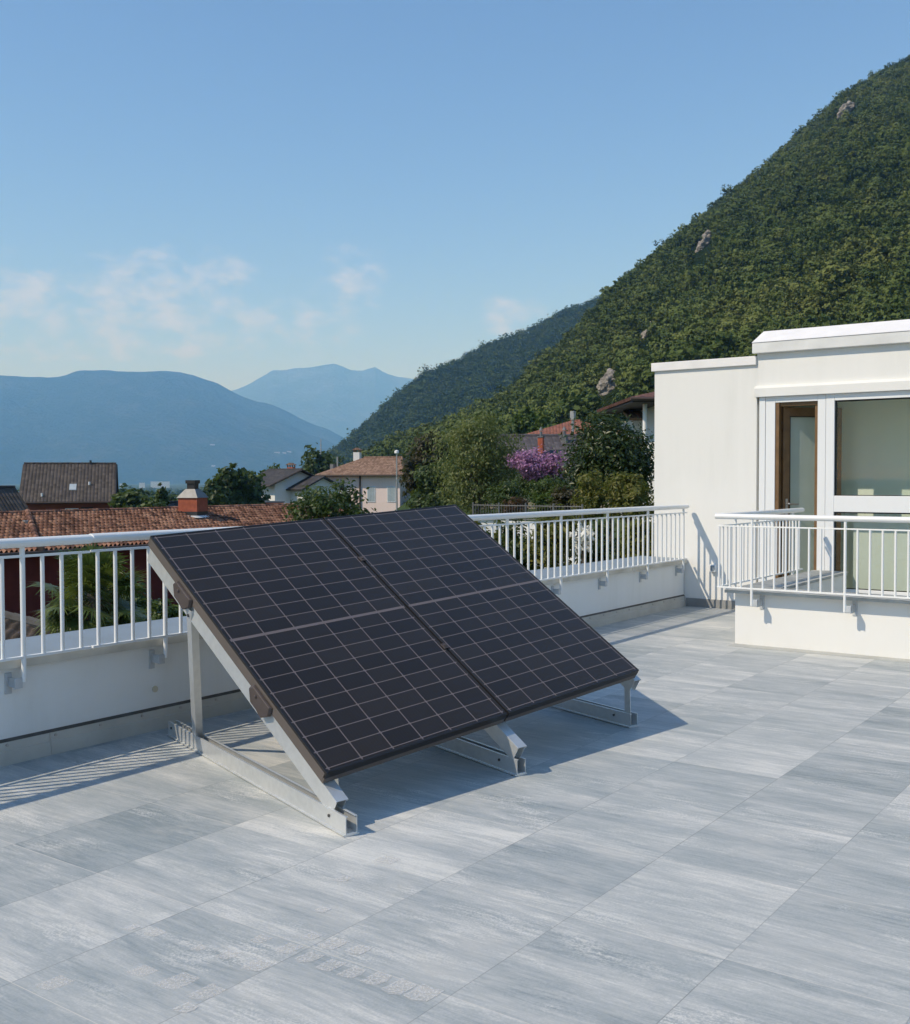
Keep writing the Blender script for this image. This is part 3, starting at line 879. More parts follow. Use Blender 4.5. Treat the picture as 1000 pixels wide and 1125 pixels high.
def ground_z(x, y):
    x = np.asarray(x, float); y = np.asarray(y, float)
    d = x * FWD[0] + y * FWD[1]; l = x * RGT[0] + y * RGT[1]
    th = np.degrees(np.arctan2(l, d)); r = np.hypot(x, y)
    lo = -5.2 - 5.0 * sstep(r, 60, 260) - 15.0 * sstep(r, 260, 1100)
    hi = -1.6 + 1.4 * sstep(r, 22, 60) + 5.0 * sstep(r, 60, 160)
    k = sstep(th, -7.5, 1.5) * (1 - sstep(th, 95, 125)) 
    k = np.maximum(k * (1 - sstep(r, 900, 1800) * 0.0), 0)
    z = lo * (1 - k) + hi * k
    z += 0.25 * np.sin(x * 0.11) * np.sin(y * 0.13) * sstep(r, 20, 60)
    return z


def gz(p):
    return float(ground_z(p[0], p[1]))


def mesh_grid(name, V, nu, nv, mat, smooth=True, parent=None, closed=False):
    me = bpy.data.meshes.new(name)
    me.vertices.add(len(V)); me.vertices.foreach_set('co', np.asarray(V, np.float32).ravel())
    uu = nu if closed else nu - 1
    i, j = np.meshgrid(np.arange(uu), np.arange(nv - 1), indexing='ij')
    i = i.ravel(); j = j.ravel(); i2 = (i + 1) % nu
    F = np.stack([i * nv + j, i2 * nv + j, i2 * nv + j + 1, i * nv + j + 1], 1)
    me.loops.add(F.size); me.loops.foreach_set('vertex_index', F.ravel().astype(np.int32))
    me.polygons.add(len(F)); me.polygons.foreach_set('loop_start', np.arange(0, F.size, 4, dtype=np.int32)); me.polygons.foreach_set('loop_total', np.full(len(F), 4, np.int32))
    me.polygons.foreach_set('use_smooth', np.full(len(F), smooth))
    me.update(); me.validate()
    me.materials.append(mat)
    return link(bpy.data.objects.new(name, me), parent)


def mat_ground():
    t = NT('meadow_ground')
    co = t.coord()
    n1 = t.noise(co, 0.05, 6, 0.6); n2 = t.noise(co, 1.5, 5, 0.7); n3 = t.noise(co, 0.006, 5, 0.6)
    c = t.ramp(n1, [(0.3, (0.030, 0.050, 0.018)), (0.5, (0.050, 0.080, 0.026)), (0.7, (0.085, 0.095, 0.040))])
    c = t.mix(t.math('MULTIPLY', n2, 0.4), c, (0.03, 0.045, 0.015))
    c = t.mix(t.math('MULTIPLY', t.ramp(n3, [(0.5, 0.0), (0.6, 1.0)]), 0.4), c, (0.12, 0.13, 0.07))
    t.base(c).rough(0.95, 0.1)
    t.bump(n2, 0.5, 0.1)
    return t.m


def build_ground():
    nu, nv = 240, 130
    th = np.linspace(0, 2 * np.pi, nu, endpoint=False)
    r = np.concatenate([[0.5], np.geomspace(4, 23500, nv - 1)])
    T, Rr = np.meshgrid(th, r, indexing='ij')
    x = Rr * np.cos(T); y = Rr * np.sin(T)
    z = ground_z(x, y)
    z = np.where((x > -6.6) & (x < 7.5) & (y > -4.5) & (y < 22.5), np.minimum(z, -6.0), z)
    o = mesh_grid('ground', np.stack([x, y, z], -1).reshape(-1, 3), nu, nv, mat_ground(), closed=True)
    tag(o, kind='structure')


build_ground()


def fbm(x, y, scale, seed, octs=4):
    """cheap value-noise fbm on arrays"""
    out = np.zeros_like(x, float); amp = 1.0; tot = 0
    for k in range(octs):
        g = np.random.default_rng(seed + k).random((64, 64))
        u = x / scale * 2 ** k; v = y / scale * 2 ** k
        i = np.floor(u).astype(int); j = np.floor(v).astype(int); fu = u - i; fv = v - j
        fu = fu * fu * (3 - 2 * fu); fv = fv * fv * (3 - 2 * fv)
        G = lambda a, b: g[a % 64, b % 64]
        out += amp * ((G(i, j) * (1 - fu) + G(i + 1, j) * fu) * (1 - fv) + (G(i, j + 1) * (1 - fu) + G(i + 1, j + 1) * fu) * fv)
        tot += amp; amp *= 0.5
    return out / tot - 0.5


class Hill:
    """A ridge standing in the valley: crest at (azimuth, distance), flank down to its foot, back slope behind."""
    def __init__(s, crest, d0, d1, foot_z, rough, seed, shape=1.0, tree=0.0, jag=0.0):
        s.jag = jag
        s.px = np.array([c[0] for c in crest], float); s.py = np.array([c[1] for c in crest], float)
        s.d0, s.d1, s.foot, s.rough, s.seed, s.shape, s.tree = d0, d1, foot_z, rough, seed, shape, tree

    def dd(s, px):
        f0 = np.interp(px, *s.d0); f1 = np.interp(px, *s.d1); return f0, f1

    def crest_z(s, px):
        y = np.interp(px, s.px, s.py); f0, f1 = s.dd(px)
        # direction with pixel row y, per unit forward depth
        z = EYE[2] + f1 * (C_F[2] + (px - 500) / FPX * C_R[2] - (y - 562.5) / FPX * C_U[2]) - s.tree
        z = z + s.rough * s.jag * fbm(px, px * 0.0 + 3.3, 60.0, s.seed + 50, 5)
        return z

    def pos(s, px, t):
        """t 0..1 foot to crest, 1..2 behind."""
        px = np.asarray(px, float); t = np.asarray(t, float)
        f0, f1 = s.dd(px)
        d = np.where(t <= 1, f0 + (f1 - f0) * t, f1 + (f1 - f0) * 0.9 * (t - 1))
        q = (px - 500) / FPX
        X = EYE[0] + d * (C_F[0] + q * C_R[0]); Y = EYE[1] + d * (C_F[1] + q * C_R[1])
        zc = s.crest_z(px)
        base = ground_z(X, Y) - 3.0 if s.foot is None else np.full_like(X, s.foot)
        tt = np.clip(t, 0, 1)
        k = np.where(t <= 1, np.power(tt, s.shape), 1 - sstep(t, 1.0, 2.0))
        z = base + (np.maximum(zc, base) - base) * k
        w_ = sstep(t, 0.0, 0.15) * (1 - sstep(t, 0.86, 1.0)) + sstep(t, 1.05, 1.2)
        z = z + s.rough * fbm(X, Y, s.rough * 6 + 1, s.seed) * np.minimum(w_, 1) * 1.5
        return X, Y, z

    def mesh(s, name, mat, nu=150, nv=90, tmax=2.0):
        px = np.linspace(s.px[0], s.px[-1], nu); t = np.linspace(0, tmax, nv)
        P_, T_ = np.meshgrid(px, t, indexing='ij')
        X, Y, Z = s.pos(P_, T_)
        o = mesh_grid(name, np.stack([X, Y, Z], -1).reshape(-1, 3), nu, nv, mat)
        return tag(o, kind='structure')

    def find(s, px, py):
        ts = np.linspace(0.02, 1.0, 500)
        X, Y, Z = s.pos(np.full_like(ts, px), ts)
        P_ = np.stack([X, Y, Z], -1) - EYE
        rows = 562.5 - FPX * (P_ @ C_U) / (P_ @ C_F)
        i = int(np.argmin(np.abs(rows - py)))
        return Vector((X[i], Y[i], Z[i]))


def mat_wooded(name, c1, c2, c3, scale):
    t = NT(name)
    co = t.coord()
    n = t.noise(co, scale, 8, 0.65); n2 = t.noise(co, scale * 7, 6, 0.7)
    c = t.ramp(t.math('ADD', t.math('MULTIPLY', n, 0.5), t.math('MULTIPLY', n2, 0.5)), [(0.38, c1), (0.5, c2), (0.62, c3)])
    t.base(c).rough(1.0, 0.0)
    t.bump(t.math('ADD', n2, n), 1.0, 0.35 / scale * 0.4)
    return t.m


NEAR = Hill([(330, 560), (370, 530), (400, 503), (430, 487), (470, 473), (520, 458), (560, 434), (590, 408), (620, 386), (650, 350), (690, 306), (740, 263), (800, 216), (830, 191), (880, 146), (920, 110), (960, 86), (1000, 64), (1060, 38), (1150, 5), (1300, -40), (1600, -90)],
            ([330, 560, 700, 1600], [150, 135, 120, 110]), ([330, 470, 600, 700, 850, 1000, 1600], [330, 420, 480, 540, 620, 700, 760]), None, 13.0, 3, 1.08, 3.0)
SECOND = Hill([(250, 560), (300, 535), (340, 512), (360, 498), (400, 467), (440, 430), (470, 409), (500, 397), (540, 376), (580, 363), (620, 341), (660, 326), (700, 300), (760, 262), (850, 215), (1000, 150)],
              ([250, 1000], [860, 620]), ([250, 400, 660, 1000], [1250, 1320, 1550, 1800]), -28.0, 22.0, 9, 0.95, 7.0)
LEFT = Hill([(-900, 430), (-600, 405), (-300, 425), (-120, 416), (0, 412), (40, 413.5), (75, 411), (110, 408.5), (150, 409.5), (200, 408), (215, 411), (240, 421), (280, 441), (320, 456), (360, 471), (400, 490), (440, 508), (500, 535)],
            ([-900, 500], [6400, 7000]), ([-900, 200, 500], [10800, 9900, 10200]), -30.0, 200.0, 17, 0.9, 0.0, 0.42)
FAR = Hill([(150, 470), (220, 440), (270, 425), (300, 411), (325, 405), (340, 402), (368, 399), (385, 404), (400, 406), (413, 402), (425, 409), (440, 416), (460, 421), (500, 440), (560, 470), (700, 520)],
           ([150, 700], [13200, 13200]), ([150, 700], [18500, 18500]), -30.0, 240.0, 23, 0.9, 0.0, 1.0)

o = NEAR.mesh('hill', mat_wooded('hill_floor', (0.012, 0.022, 0.008), (0.022, 0.036, 0.012), (0.035, 0.045, 0.018), 0.05), 170, 110)
o = SECOND.mesh('hill', mat_wooded('hill_floor_far', (0.016, 0.028, 0.010), (0.026, 0.042, 0.015), (0.045, 0.058, 0.022), 0.02), 120, 80)
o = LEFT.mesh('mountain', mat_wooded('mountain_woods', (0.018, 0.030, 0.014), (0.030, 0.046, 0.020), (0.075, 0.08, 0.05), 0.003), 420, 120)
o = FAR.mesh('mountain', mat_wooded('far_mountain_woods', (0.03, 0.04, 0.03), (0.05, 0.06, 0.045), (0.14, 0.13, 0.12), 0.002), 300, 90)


# ------------------------------------------------------------------ leaves
def leaf_mesh(name, pts, nrm, size, mat, parent=None, aspect=0.55, droop=0.0, rng=None, cup=0.25):
    """pts (n,3) leaf centres, nrm (n,3) preferred normals: each leaf a folded rhombus of its own."""
    rng = rng or RNG
    n = len(pts)
    nr = nrm / (np.linalg.norm(nrm, axis=1, keepdims=True) + 1e-9)
    a = rng.normal(size=(n, 3)); a[:, 2] -= droop
    a -= nr * np.sum(a * nr, 1, keepdims=True); a /= np.linalg.norm(a, axis=1, keepdims=True) + 1e-9
    b = np.cross(nr, a)
    sz = size * rng.uniform(0.6, 1.3, (n, 1))
    tip = pts + a * sz * 0.5; root = pts - a * sz * 0.5
    l = pts + b * sz * aspect * 0.5 + nr * sz * cup * 0.3; r = pts - b * sz * aspect * 0.5 + nr * sz * cup * 0.3
    V = np.stack([root, r, tip, l], 1).reshape(-1, 3)
    me = bpy.data.meshes.new(name)
    off = np.array(abs_loc(parent)) if parent is not None else np.zeros(3)
    me.vertices.add(len(V)); me.vertices.foreach_set('co', (V - off).astype(np.float32).ravel())
    k = np.arange(n)[:, None] * 4
    F = np.concatenate([k + np.array([[0, 1, 2]]), k + np.array([[0, 2, 3]])], 1).reshape(-1, 3)
    me.loops.add(F.size); me.loops.foreach_set('vertex_index', F.ravel().astype(np.int32))
    me.polygons.add(len(F)); me.polygons.foreach_set('loop_start', np.arange(0, F.size, 3, dtype=np.int32)); me.polygons.foreach_set('loop_total', np.full(len(F), 3, np.int32))
    me.update(); me.validate()
    me.materials.append(mat)
    return me


def crown_points(blobs, n, rng, clump=0.22, per=14, inner=0.25, scatter=0.45):
    """leaf positions in clumps spread over and inside a set of ellipsoid boughs."""
    vol = np.array([b[1][0] * b[1][1] * b[1][2] for b in blobs]) ** (2 / 3)
    vol /= vol.sum()
    P_, N_ = [], []
    for (c, r), wgt in zip(blobs, vol):
        m = max(3, int(n * wgt / per))
        d = rng.normal(size=(m, 3)); d /= np.linalg.norm(d, axis=1, keepdims=True)
        rad = 1 - np.abs(rng.normal(size=(m, 1))) * inner
        rad *= rng.uniform(0.82, 1.10, (m, 1))
        cc = np.array(c) + d * rad * np.array(r)
        sig = clump * min(r)
        q = np.repeat(cc, per, 0) + rng.normal(size=(m * per, 3)) * sig * np.array([1, 1, 0.7])
        nn = np.repeat(d / np.array(r), per, 0); nn /= np.linalg.norm(nn, axis=1, keepdims=True)
        nn = nn * 0.85 + rng.normal(size=nn.shape) * scatter + np.array([0, 0, 0.35 if scatter > 0.3 else 0.1])
        P_.append(q); N_.append(nn)
    return np.concatenate(P_), np.concatenate(N_)


M_BARK = mat_plain('grey_bark', (0.09, 0.075, 0.06), 0.9, 0.3, 6, 0.2, 0, 0.6, 20)


def blobs_for(c, rx, ry, rz, k, rng, spread=0.62, small=(0.38, 0.6)):
    out = [((c[0], c[1], c[2]), (rx * 0.66, ry * 0.66, rz * 0.7))]
    for i in range(k):
        d = rng.normal(size=3); d /= np.linalg.norm(d)
        f = rng.uniform(*small)
        out.append(((c[0] + d[0] * rx * spread, c[1] + d[1] * ry * spread, c[2] + d[2] * rz * spread), (rx * f, ry * f, rz * f)))
    return out


def plant(name, label, cat, px, depth, y_top, y_bot, w_px, n, leaf, mat, group=None, k=9, foot=None, trunk=True, droop=0.0, aspect=0.55, clump=0.22, per=14, seed=1, crown='crown', sub_w=1.0, spread=0.62, inner=0.25, zfoot=None):
    """a tree or shrub standing at (px, depth): crown spans the rows y_top..y_bot and w_px columns (all turned into metres at its distance)."""
    rng = np.random.default_rng(seed)
    top = at(px, y_top, depth); bot = at(px, y_bot, depth)
    g = gz(top) if zfoot is None else zfoot
    base = Vector((top.x, top.y, g))
    t = thing(name, label, cat, tuple(base), group)
    rz = max(0.2, (top.z - bot.z) / 2); cz = (top.z + bot.z) / 2
    rx = w_px / FPX * depth / 2
    bl = blobs_for((top.x, top.y, cz), rx, rx * sub_w, rz, k, rng, spread)
    P_, N_ = crown_points(bl, n, rng, clump, per, inner)
    me = leaf_mesh(crown, P_, N_, leaf, mat, t, aspect, droop, rng)
    link(bpy.data.objects.new(crown, me), t)
    if trunk:
        b = MB()
        h = cz - g
        tr = max(0.03, rx * 0.06)
        pts = [base + Vector((0, 0, -0.3)), base + Vector((rx * 0.03, 0.02, h * 0.4)), Vector((base.x - rx * 0.02, base.y, cz)), Vector((base.x, base.y, cz + rz * 0.5))]
        b.tube(pts, [tr, tr * 0.8, tr * 0.55, tr * 0.2], 8)
        for c, r in bl[1:]:
            s_ = Vector((base.x, base.y, g + h * rng.uniform(0.55, 0.95)))
            b.tube([s_, s_.lerp(Vector(c), 0.5) + Vector((0, 0, rz * 0.05)), Vector(c)], [tr * 0.45, tr * 0.3, tr * 0.1], 5)
        b.build('trunk', M_BARK, t, smooth=True)
    return t


L_DEEP = mat_leaf('deep_green_leaves', [(0.022, 0.044, 0.012), (0.046, 0.080, 0.020), (0.088, 0.130, 0.034)], 0.3)
L_MID = mat_leaf('mid_green_leaves', [(0.030, 0.055, 0.014), (0.065, 0.105, 0.026), (0.115, 0.160, 0.042)], 0.35)
L_WILLOW = mat_leaf('willow_leaves', [(0.085, 0.112, 0.036), (0.165, 0.200, 0.070), (0.26, 0.29, 0.12)], 0.42, 0.6)
L_BRIGHT = mat_leaf('bright_leaves', [(0.040, 0.075, 0.014), (0.080, 0.130, 0.026), (0.12, 0.17, 0.04)], 0.4)
L_BROWN = mat_leaf('bronze_leaves', [(0.022, 0.022, 0.010), (0.045, 0.040, 0.018), (0.07, 0.055, 0.026)], 0.25)
L_RUST = mat_leaf('rusty_leaves', [(0.05, 0.026, 0.016), (0.09, 0.045, 0.026), (0.12, 0.07, 0.03)], 0.3)
L_GLOSS = mat_leaf('magnolia_leaves', [(0.014, 0.030, 0.008), (0.028, 0.052, 0.012), (0.070, 0.085, 0.020)], 0.15, 0.9, 0.36, 0.32)
L_YELLOW = mat_leaf('yellow_green_leaves', [(0.055, 0.075, 0.016), (0.125, 0.140, 0.030), (0.27, 0.235, 0.060)], 0.4, 1.2)
L_PINK = mat_leaf('pink_blossom', [(0.24, 0.09, 0.22), (0.42, 0.20, 0.40), (0.60, 0.38, 0.58)], 0.35, 1.5)
L_WHITE = mat_leaf('white_blossom', [(0.62, 0.62, 0.58), (0.75, 0.75, 0.72), (0.82, 0.82, 0.80)], 0.2)
L_PALM = mat_leaf('palm_leaves', [(0.035, 0.060, 0.014), (0.085, 0.125, 0.030), (0.20, 0.24, 0.075)], 0.3, 1.5, 0.4)


def mat_crown(name, cols, scale=0.012):
    """woodland crowns: tone by tree and by stand of trees."""
    t = NT(name)
    oi = t.n('ShaderNodeObjectInfo'); g = t.n('ShaderNodeNewGeometry')
    n = t.noise(oi.outputs['Location'], scale, 4, 0.6)
    f = t.math('ADD', t.math('MULTIPLY', oi.outputs['Random'], 0.62), t.math('MULTIPLY', g.outputs['Random Per Island'], 0.10))
    f = t.math('ADD', f, t.math('MULTIPLY', t.math('SUBTRACT', n, 0.36), 1.3), True)
    k = len(cols) - 1
    c = t.ramp(f, [(i / k, q) for i, q in enumerate(cols)])
    t.base(c).rough(0.7, 0.2)
    tr = t.n('ShaderNodeBsdfTranslucent'); t.l(c, tr.inputs[0])
    mx = t.n('ShaderNodeMixShader'); mx.inputs[0].default_value = 0.12
    t.l(t.b.outputs[0], mx.inputs[1]); t.l(tr.outputs[0], mx.inputs[2]); t.l(mx.outputs[0], t.out.inputs[0])
    return t.m


def crown_template(name, n, mat, seed, tall=1.0, leaf=0.20):
    rng = np.random.default_rng(seed)
    bl = blobs_for((0, 0, 0.1), 1.0, 1.0, 0.95 * tall, 8, rng, 0.6)
    P_, N_ = crown_points(bl, n, rng, 0.16, 8, 0.10, 0.26)
    me = leaf_mesh(name, P_, N_, leaf, mat, None, 0.9, 0, rng)
    return bpy.data.objects.new(name, me)      # only the shape the woodland repeats


def forest(label, hill, n, rmin, rmax, mat, seed, rocks=(), px_rng=None, nleaf=520, tr=(0.0, 1.04)):
    rng = np.random.default_rng(seed)
    lo, hi = px_rng or (hill.px[0], hill.px[-1])
    px = rng.uniform(lo, hi, n * 4); t = rng.uniform(tr[0], tr[1], n * 4)
    f0, f1 = hill.dd(px); d = f0 + (f1 - f0) * t
    keep = rng.random(n * 4) < (d / f1.max()) ** 1.0     # even density over the slope
    px, t = px[keep][:n], t[keep][:n]
    X, Y, Z = hill.pos(px, t)
    P_ = np.stack([X, Y, Z], -1)
    for (xa, xb, ya, yb, dep) in rocks:       # no trees on the bare rock or on the scree right below it
        q = P_ + np.array([0, 0, 4.0]) - EYE; dq = q @ C_F
        cx = 500 + FPX * (q @ C_R) / dq; cy = 562.5 - FPX * (q @ C_U) / dq
        P_ = P_[~((cx > xa - 5) & (cx < xb + 5) & (cy > ya - 2) & (cy < yb + 14) & (dq > dep - 90) & (dq < dep + 3))]
    rad = (rmin + (rmax - rmin) * rng.random(len(P_)) ** 1.6) * np.where(rng.random(len(P_)) < 0.10, 1.4, 1.0)
    P_[:, 2] += rad * rng.uniform(0.35, 0.95, len(P_))
    me = bpy.data.meshes.new('forest')
    me.vertices.add(len(P_)); me.vertices.foreach_set('co', P_.astype(np.float32).ravel())
    at_ = me.attributes.new('crown_size', 'FLOAT', 'POINT'); at_.data.foreach_set('value', rad.astype(np.float32))
    o = link(bpy.data.objects.new('forest', me))
    tag(o, label, 'forest', kind='stuff')
    me.materials.append(mat)
    ng = bpy.data.node_groups.new('forest_spread', 'GeometryNodeTree')
    ng.interface.new_socket('Geometry', in_out='INPUT', socket_type='NodeSocketGeometry')
    ng.interface.new_socket('Geometry', in_out='OUTPUT', socket_type='NodeSocketGeometry')
    gi = ng.nodes.new('NodeGroupInput'); go = ng.nodes.new('NodeGroupOutput')
    join = ng.nodes.new('GeometryNodeJoinGeometry')
    attr = ng.nodes.new('GeometryNodeInputNamedAttribute'); attr.data_type = 'FLOAT'; attr.inputs[0].default_value = 'crown_size'
    idx = ng.nodes.new('GeometryNodeInputIndex')
    K = 4
    for k in range(K):
        tm = crown_template('tree_crown', nleaf, mat, seed * 10 + k, (1.0, 1.25, 0.9, 1.1)[k])
        info = ng.nodes.new('GeometryNodeObjectInfo'); info.inputs[0].default_value = tm; info.inputs['As Instance'].default_value = True
        inst = ng.nodes.new('GeometryNodeInstanceOnPoints')
        cmp_ = ng.nodes.new('FunctionNodeCompare'); cmp_.data_type = 'INT'; cmp_.operation = 'EQUAL'
        mod = ng.nodes.new('ShaderNodeMath'); mod.operation = 'MODULO'; mod.inputs[1].default_value = K
        ng.links.new(idx.outputs[0], mod.inputs[0])
        ng.links.new(mod.outputs[0], cmp_.inputs[2]); cmp_.inputs[3].default_value = k
        ng.links.new(gi.outputs[0], inst.inputs['Points']); ng.links.new(cmp_.outputs[0], inst.inputs['Selection'])
        ng.links.new(info.outputs['Geometry'], inst.inputs['Instance'])
        rv = ng.nodes.new('FunctionNodeRandomValue'); rv.data_type = 'FLOAT'
        rv.inputs[2].default_value = 0.0; rv.inputs[3].default_value = 6.283; rv.inputs['Seed'].default_value = seed + k
        cx = ng.nodes.new('ShaderNodeCombineXYZ'); ng.links.new(rv.outputs[1], cx.inputs[2])
        ng.links.new(cx.outputs[0], inst.inputs['Rotation'])
        ng.links.new(attr.outputs[0], inst.inputs['Scale'])
        ng.links.new(inst.outputs[0], join.inputs[0])
    ng.links.new(join.outputs[0], go.inputs[0])
    mod = o.modifiers.new('spread', 'NODES'); mod.node_group = ng
    return o


# bare rock on the near hill
M_ROCK = None


def rock_mat():
    t = NT('granite')
    co = t.coord()
    n = t.noise(t.mapping(co, (1, 1, 0.5)), 0.35, 8, 0.7); n2 = t.noise(co, 2.5, 5, 0.7)
    c = t.ramp(t.math('ADD', t.math('MULTIPLY', n, 0.7), t.math('MULTIPLY', n2, 0.3)), [(0.36, (0.09, 0.08, 0.065)), (0.48, (0.26, 0.235, 0.20)), (0.60, (0.40, 0.365, 0.32))])
    t.base(c).rough(0.9, 0.2); t.bump(n, 0.8, 0.8)
    return t.m


M_ROCK = rock_mat()
ROCKS = []


def rock(px, py, poly, thick, label, seed, out=10.0):
    """an outcrop: outline given in pixels about (px, py), laid on the slope, bulging out of it."""
    c = NEAR.find(px, py)
    dep = (np.array(c) - EYE) @ C_F
    s_ = dep / FPX
    rng = np.random.default_rng(seed)
    to_cam = (Vector(EYE) - c).normalized()
    r_ = Vector(C_R); u_ = Vector(C_U)
    rings = []
    rb = len(poly)
    V = []; F = []
    base = c + to_cam * out
    levels = [(1.0, -thick), (1.0, 0.0), (0.86, thick * 0.35), (0.55, thick * 0.55), (0.2, thick * 0.62)]
    for li, (k, h) in enumerate(levels):
        for i, (a, b_) in enumerate(poly):
            j = rng.uniform(0.9, 1.1)
            V.append(base + r_ * ((a - px) * s_ * k * j) + u_ * (-(b_ - py) * s_ * k * j) + to_cam * (h * rng.uniform(0.7, 1.25)) + Vector((0, 0, 0)))
    for l in range(len(levels) - 1):
        for i in range(rb):
            F.append((l * rb + i, l * rb + (i + 1) % rb, (l + 1) * rb + (i + 1) % rb, (l + 1) * rb + i))
    F.append(tuple((len(levels) - 1) * rb + i for i in range(rb))); F.append(tuple(range(rb - 1, -1, -1)))
    b = MB(); b.add(V, F)
    o = b.build('rock_outcrop', M_ROCK, None, loc=tuple(c))
    m = o.modifiers.new('sub', 'SUBSURF'); m.levels = m.render_levels = 4; m.subdivision_type = 'CATMULL_CLARK'
    tx = bpy.data.textures.new('rock_bump', 'CLOUDS'); tx.noise_scale = 1.6; tx.noise_depth = 4
    dm = o.modifiers.new('crags', 'DISPLACE'); dm.texture = tx; dm.strength = 2.6; dm.texture_coords = 'LOCAL'
    tag(o, label, 'rock', 'bare rocks on the wooded hill')
    ROCKS.append((min(p[0] for p in poly), max(p[0] for p in poly), min(p[1] for p in poly), max(p[1] for p in poly), dep))


rock(671, 421, [(655, 437), (656, 428), (661, 418), (669, 410), (680, 405), (688, 405), (684, 415), (681, 424), (675, 432), (666, 438)], 4.0, 'large pale grey boulder face above the tiled eaves of the right-hand villa', 1)
rock(771, 269, [(760, 288), (763, 277), (770, 264), (776, 252), (782, 253), (779, 265), (772, 276), (766, 288)], 2.5, 'narrow slanting grey crag halfway up the wooded slope', 2)
rock(925, 121, [(914, 132), (917, 122), (924, 113), (934, 110), (938, 116), (930, 124), (921, 131)], 3.0, 'grey crag just below the hilltop near the right edge', 3)
rock(712, 364, [(704, 374), (708, 366), (714, 356), (720, 354), (718, 363), (712, 372)], 2.0, 'small brown crag low on the wooded slope above the white house', 4)

M_CROWN = mat_crown('wood_crowns', [(0.030, 0.052, 0.013), (0.066, 0.100, 0.022), (0.108, 0.142, 0.033), (0.155, 0.178, 0.048)])
M_CROWN2 = mat_crown('far_wood_crowns', [(0.034, 0.062, 0.017), (0.064, 0.104, 0.024), (0.108, 0.142, 0.036)], 0.006)
forest('dense broadleaf woodland covering the steep near hill', NEAR, 19000, 1.4, 3.3, M_CROWN, 5, ROCKS, (340, 1250), 560)
forest('hazy woodland covering the middle ridge', SECOND, 17000, 3.4, 6.4, M_CROWN2, 6, (), (270, 900), 220)


def valley_forest():
    class Flat:
        px = np.array([-500.0, 420.0])
        def dd(s, px): return np.full_like(px, 230.0), np.full_like(px, 2600.0)
        def pos(s, px, t):
            d = 230 + 2370 * t ** 1.6
            q = (px - 500) / FPX
            X = EYE[0] + d * (C_F[0] + q * C_R[0]); Y = EYE[1] + d * (C_F[1] + q * C_R[1])
            return X, Y, ground_z(X, Y)
    forest('hazy belt of trees on the valley floor beyond the houses', Flat(), 2600, 3.0, 6.5, M_CROWN2, 8, (), (-450, 400), 140, (0.0, 1.0))


valley_forest()


# ------------------------------------------------------------------ houses
def roof_grid(name, o, ex, ey, width, length, pitch, row, mat, parent, amp=0.072, cols=6, thick=0.08):
    """a tiled roof plane with real barrel tiles: o lower corner, ex along the eave, ey up the slope."""
    ex = ex.normalized(); ey = ey.normalized(); ez = ex.cross(ey).normalized()
    if ez.z < 0: ez = -ez
    nu = int(width / pitch) * cols + 1; rows = max(1, int(length / row))
    xs = np.linspace(0, width, nu)
    ys = []; hs = []
    for r in range(rows):
        for f, h in ((0.0, 0.055), (0.5, 0.032), (0.985, 0.004)):
            ys.append((r + f) * length / rows); hs.append(h)
    ys = np.array(ys); hs = np.array(hs); nv = len(ys)
    U, V_ = np.meshgrid(xs, ys, indexing='ij')
    ph = (U / pitch) % 1.0
    prof = np.where(ph < 0.62, np.sin(np.pi * ph / 0.62), -0.8 * np.sin(np.pi * (ph - 0.62) / 0.38))
    jit = np.random.default_rng(4).uniform(-0.006, 0.006, (nu // cols + 1, rows))
    Hh = amp * prof + hs[None, :] + jit[(np.arange(nu) // cols)[:, None], (np.arange(nv) // 3)[None, :]]
    loc = np.stack([U, V_, Hh], -1).reshape(-1, 3)
    ob = mesh_grid(name, loc, nu, nv, mat, True, parent)
    M = Matrix((ex, ey, ez)).transposed().to_4x4(); M.translation = o - (abs_loc(parent) if parent is not None else Vector())
    ob.matrix_local = M
    b = MB(); b.box((0.02, 0.02, -thick - 0.03), (width - 0.02, length - 0.02, -0.03))
    return ob


def slab(name, mat, parent, o, ex, ey, width, length, thick, x_trim=None):
    """flat roof slope with its own coordinates, for tile patterns; x_trim trims the upper corners (hips)."""
    ex = ex.normalized(); ey = ey.normalized(); ez = ex.cross(ey).normalized()
    flip = ez.z < 0
    if flip: ez = -ez
    a, c = x_trim or (0.0, 0.0)
    poly = [(0, 0), (width, 0), (width - c, length), (a, length)]
    b = MB(); b.prism(poly, 2, -thick, 0.0)
    me_off = MB(); me_off.v = b.v; me_off.f = b.f
    ob = me_off.build(name, mat, None)
    M = Matrix((ex, ey, ez)).transposed().to_4x4(); M.translation = o - abs_loc(parent)
    ob.parent = parent; ob.matrix_local = M
    return ob


R_TERRA = mat_roof('terracotta_tiles', (0.075, 0.034, 0.022), (0.26, 0.122, 0.075), (0.42, 0.235, 0.155), 0.21, 0.31, 0)
R_BROWN = mat_roof('brown_concrete_tiles', (0.055, 0.045, 0.038), (0.085, 0.070, 0.060), (0.12, 0.10, 0.085), 0.30, 0.33, 0.7)
R_DARK = mat_roof('dark_slate_tiles', (0.035, 0.033, 0.034), (0.055, 0.050, 0.050), (0.08, 0.072, 0.07), 0.3, 0.33, 0.5)
R_TAN = mat_roof('tan_weathered_tiles', (0.16, 0.095, 0.06), (0.27, 0.165, 0.11), (0.36, 0.24, 0.17), 0.22, 0.33, 0.6)
R_RED = mat_roof('red_tiles', (0.20, 0.075, 0.045), (0.27, 0.105, 0.065), (0.33, 0.14, 0.09), 0.25, 0.33, 0.5)
R_GREY = mat_roof('grey_violet_tiles', (0.075, 0.066, 0.072), (0.105, 0.093, 0.10), (0.14, 0.125, 0.13), 0.2, 0.25, 0.25)
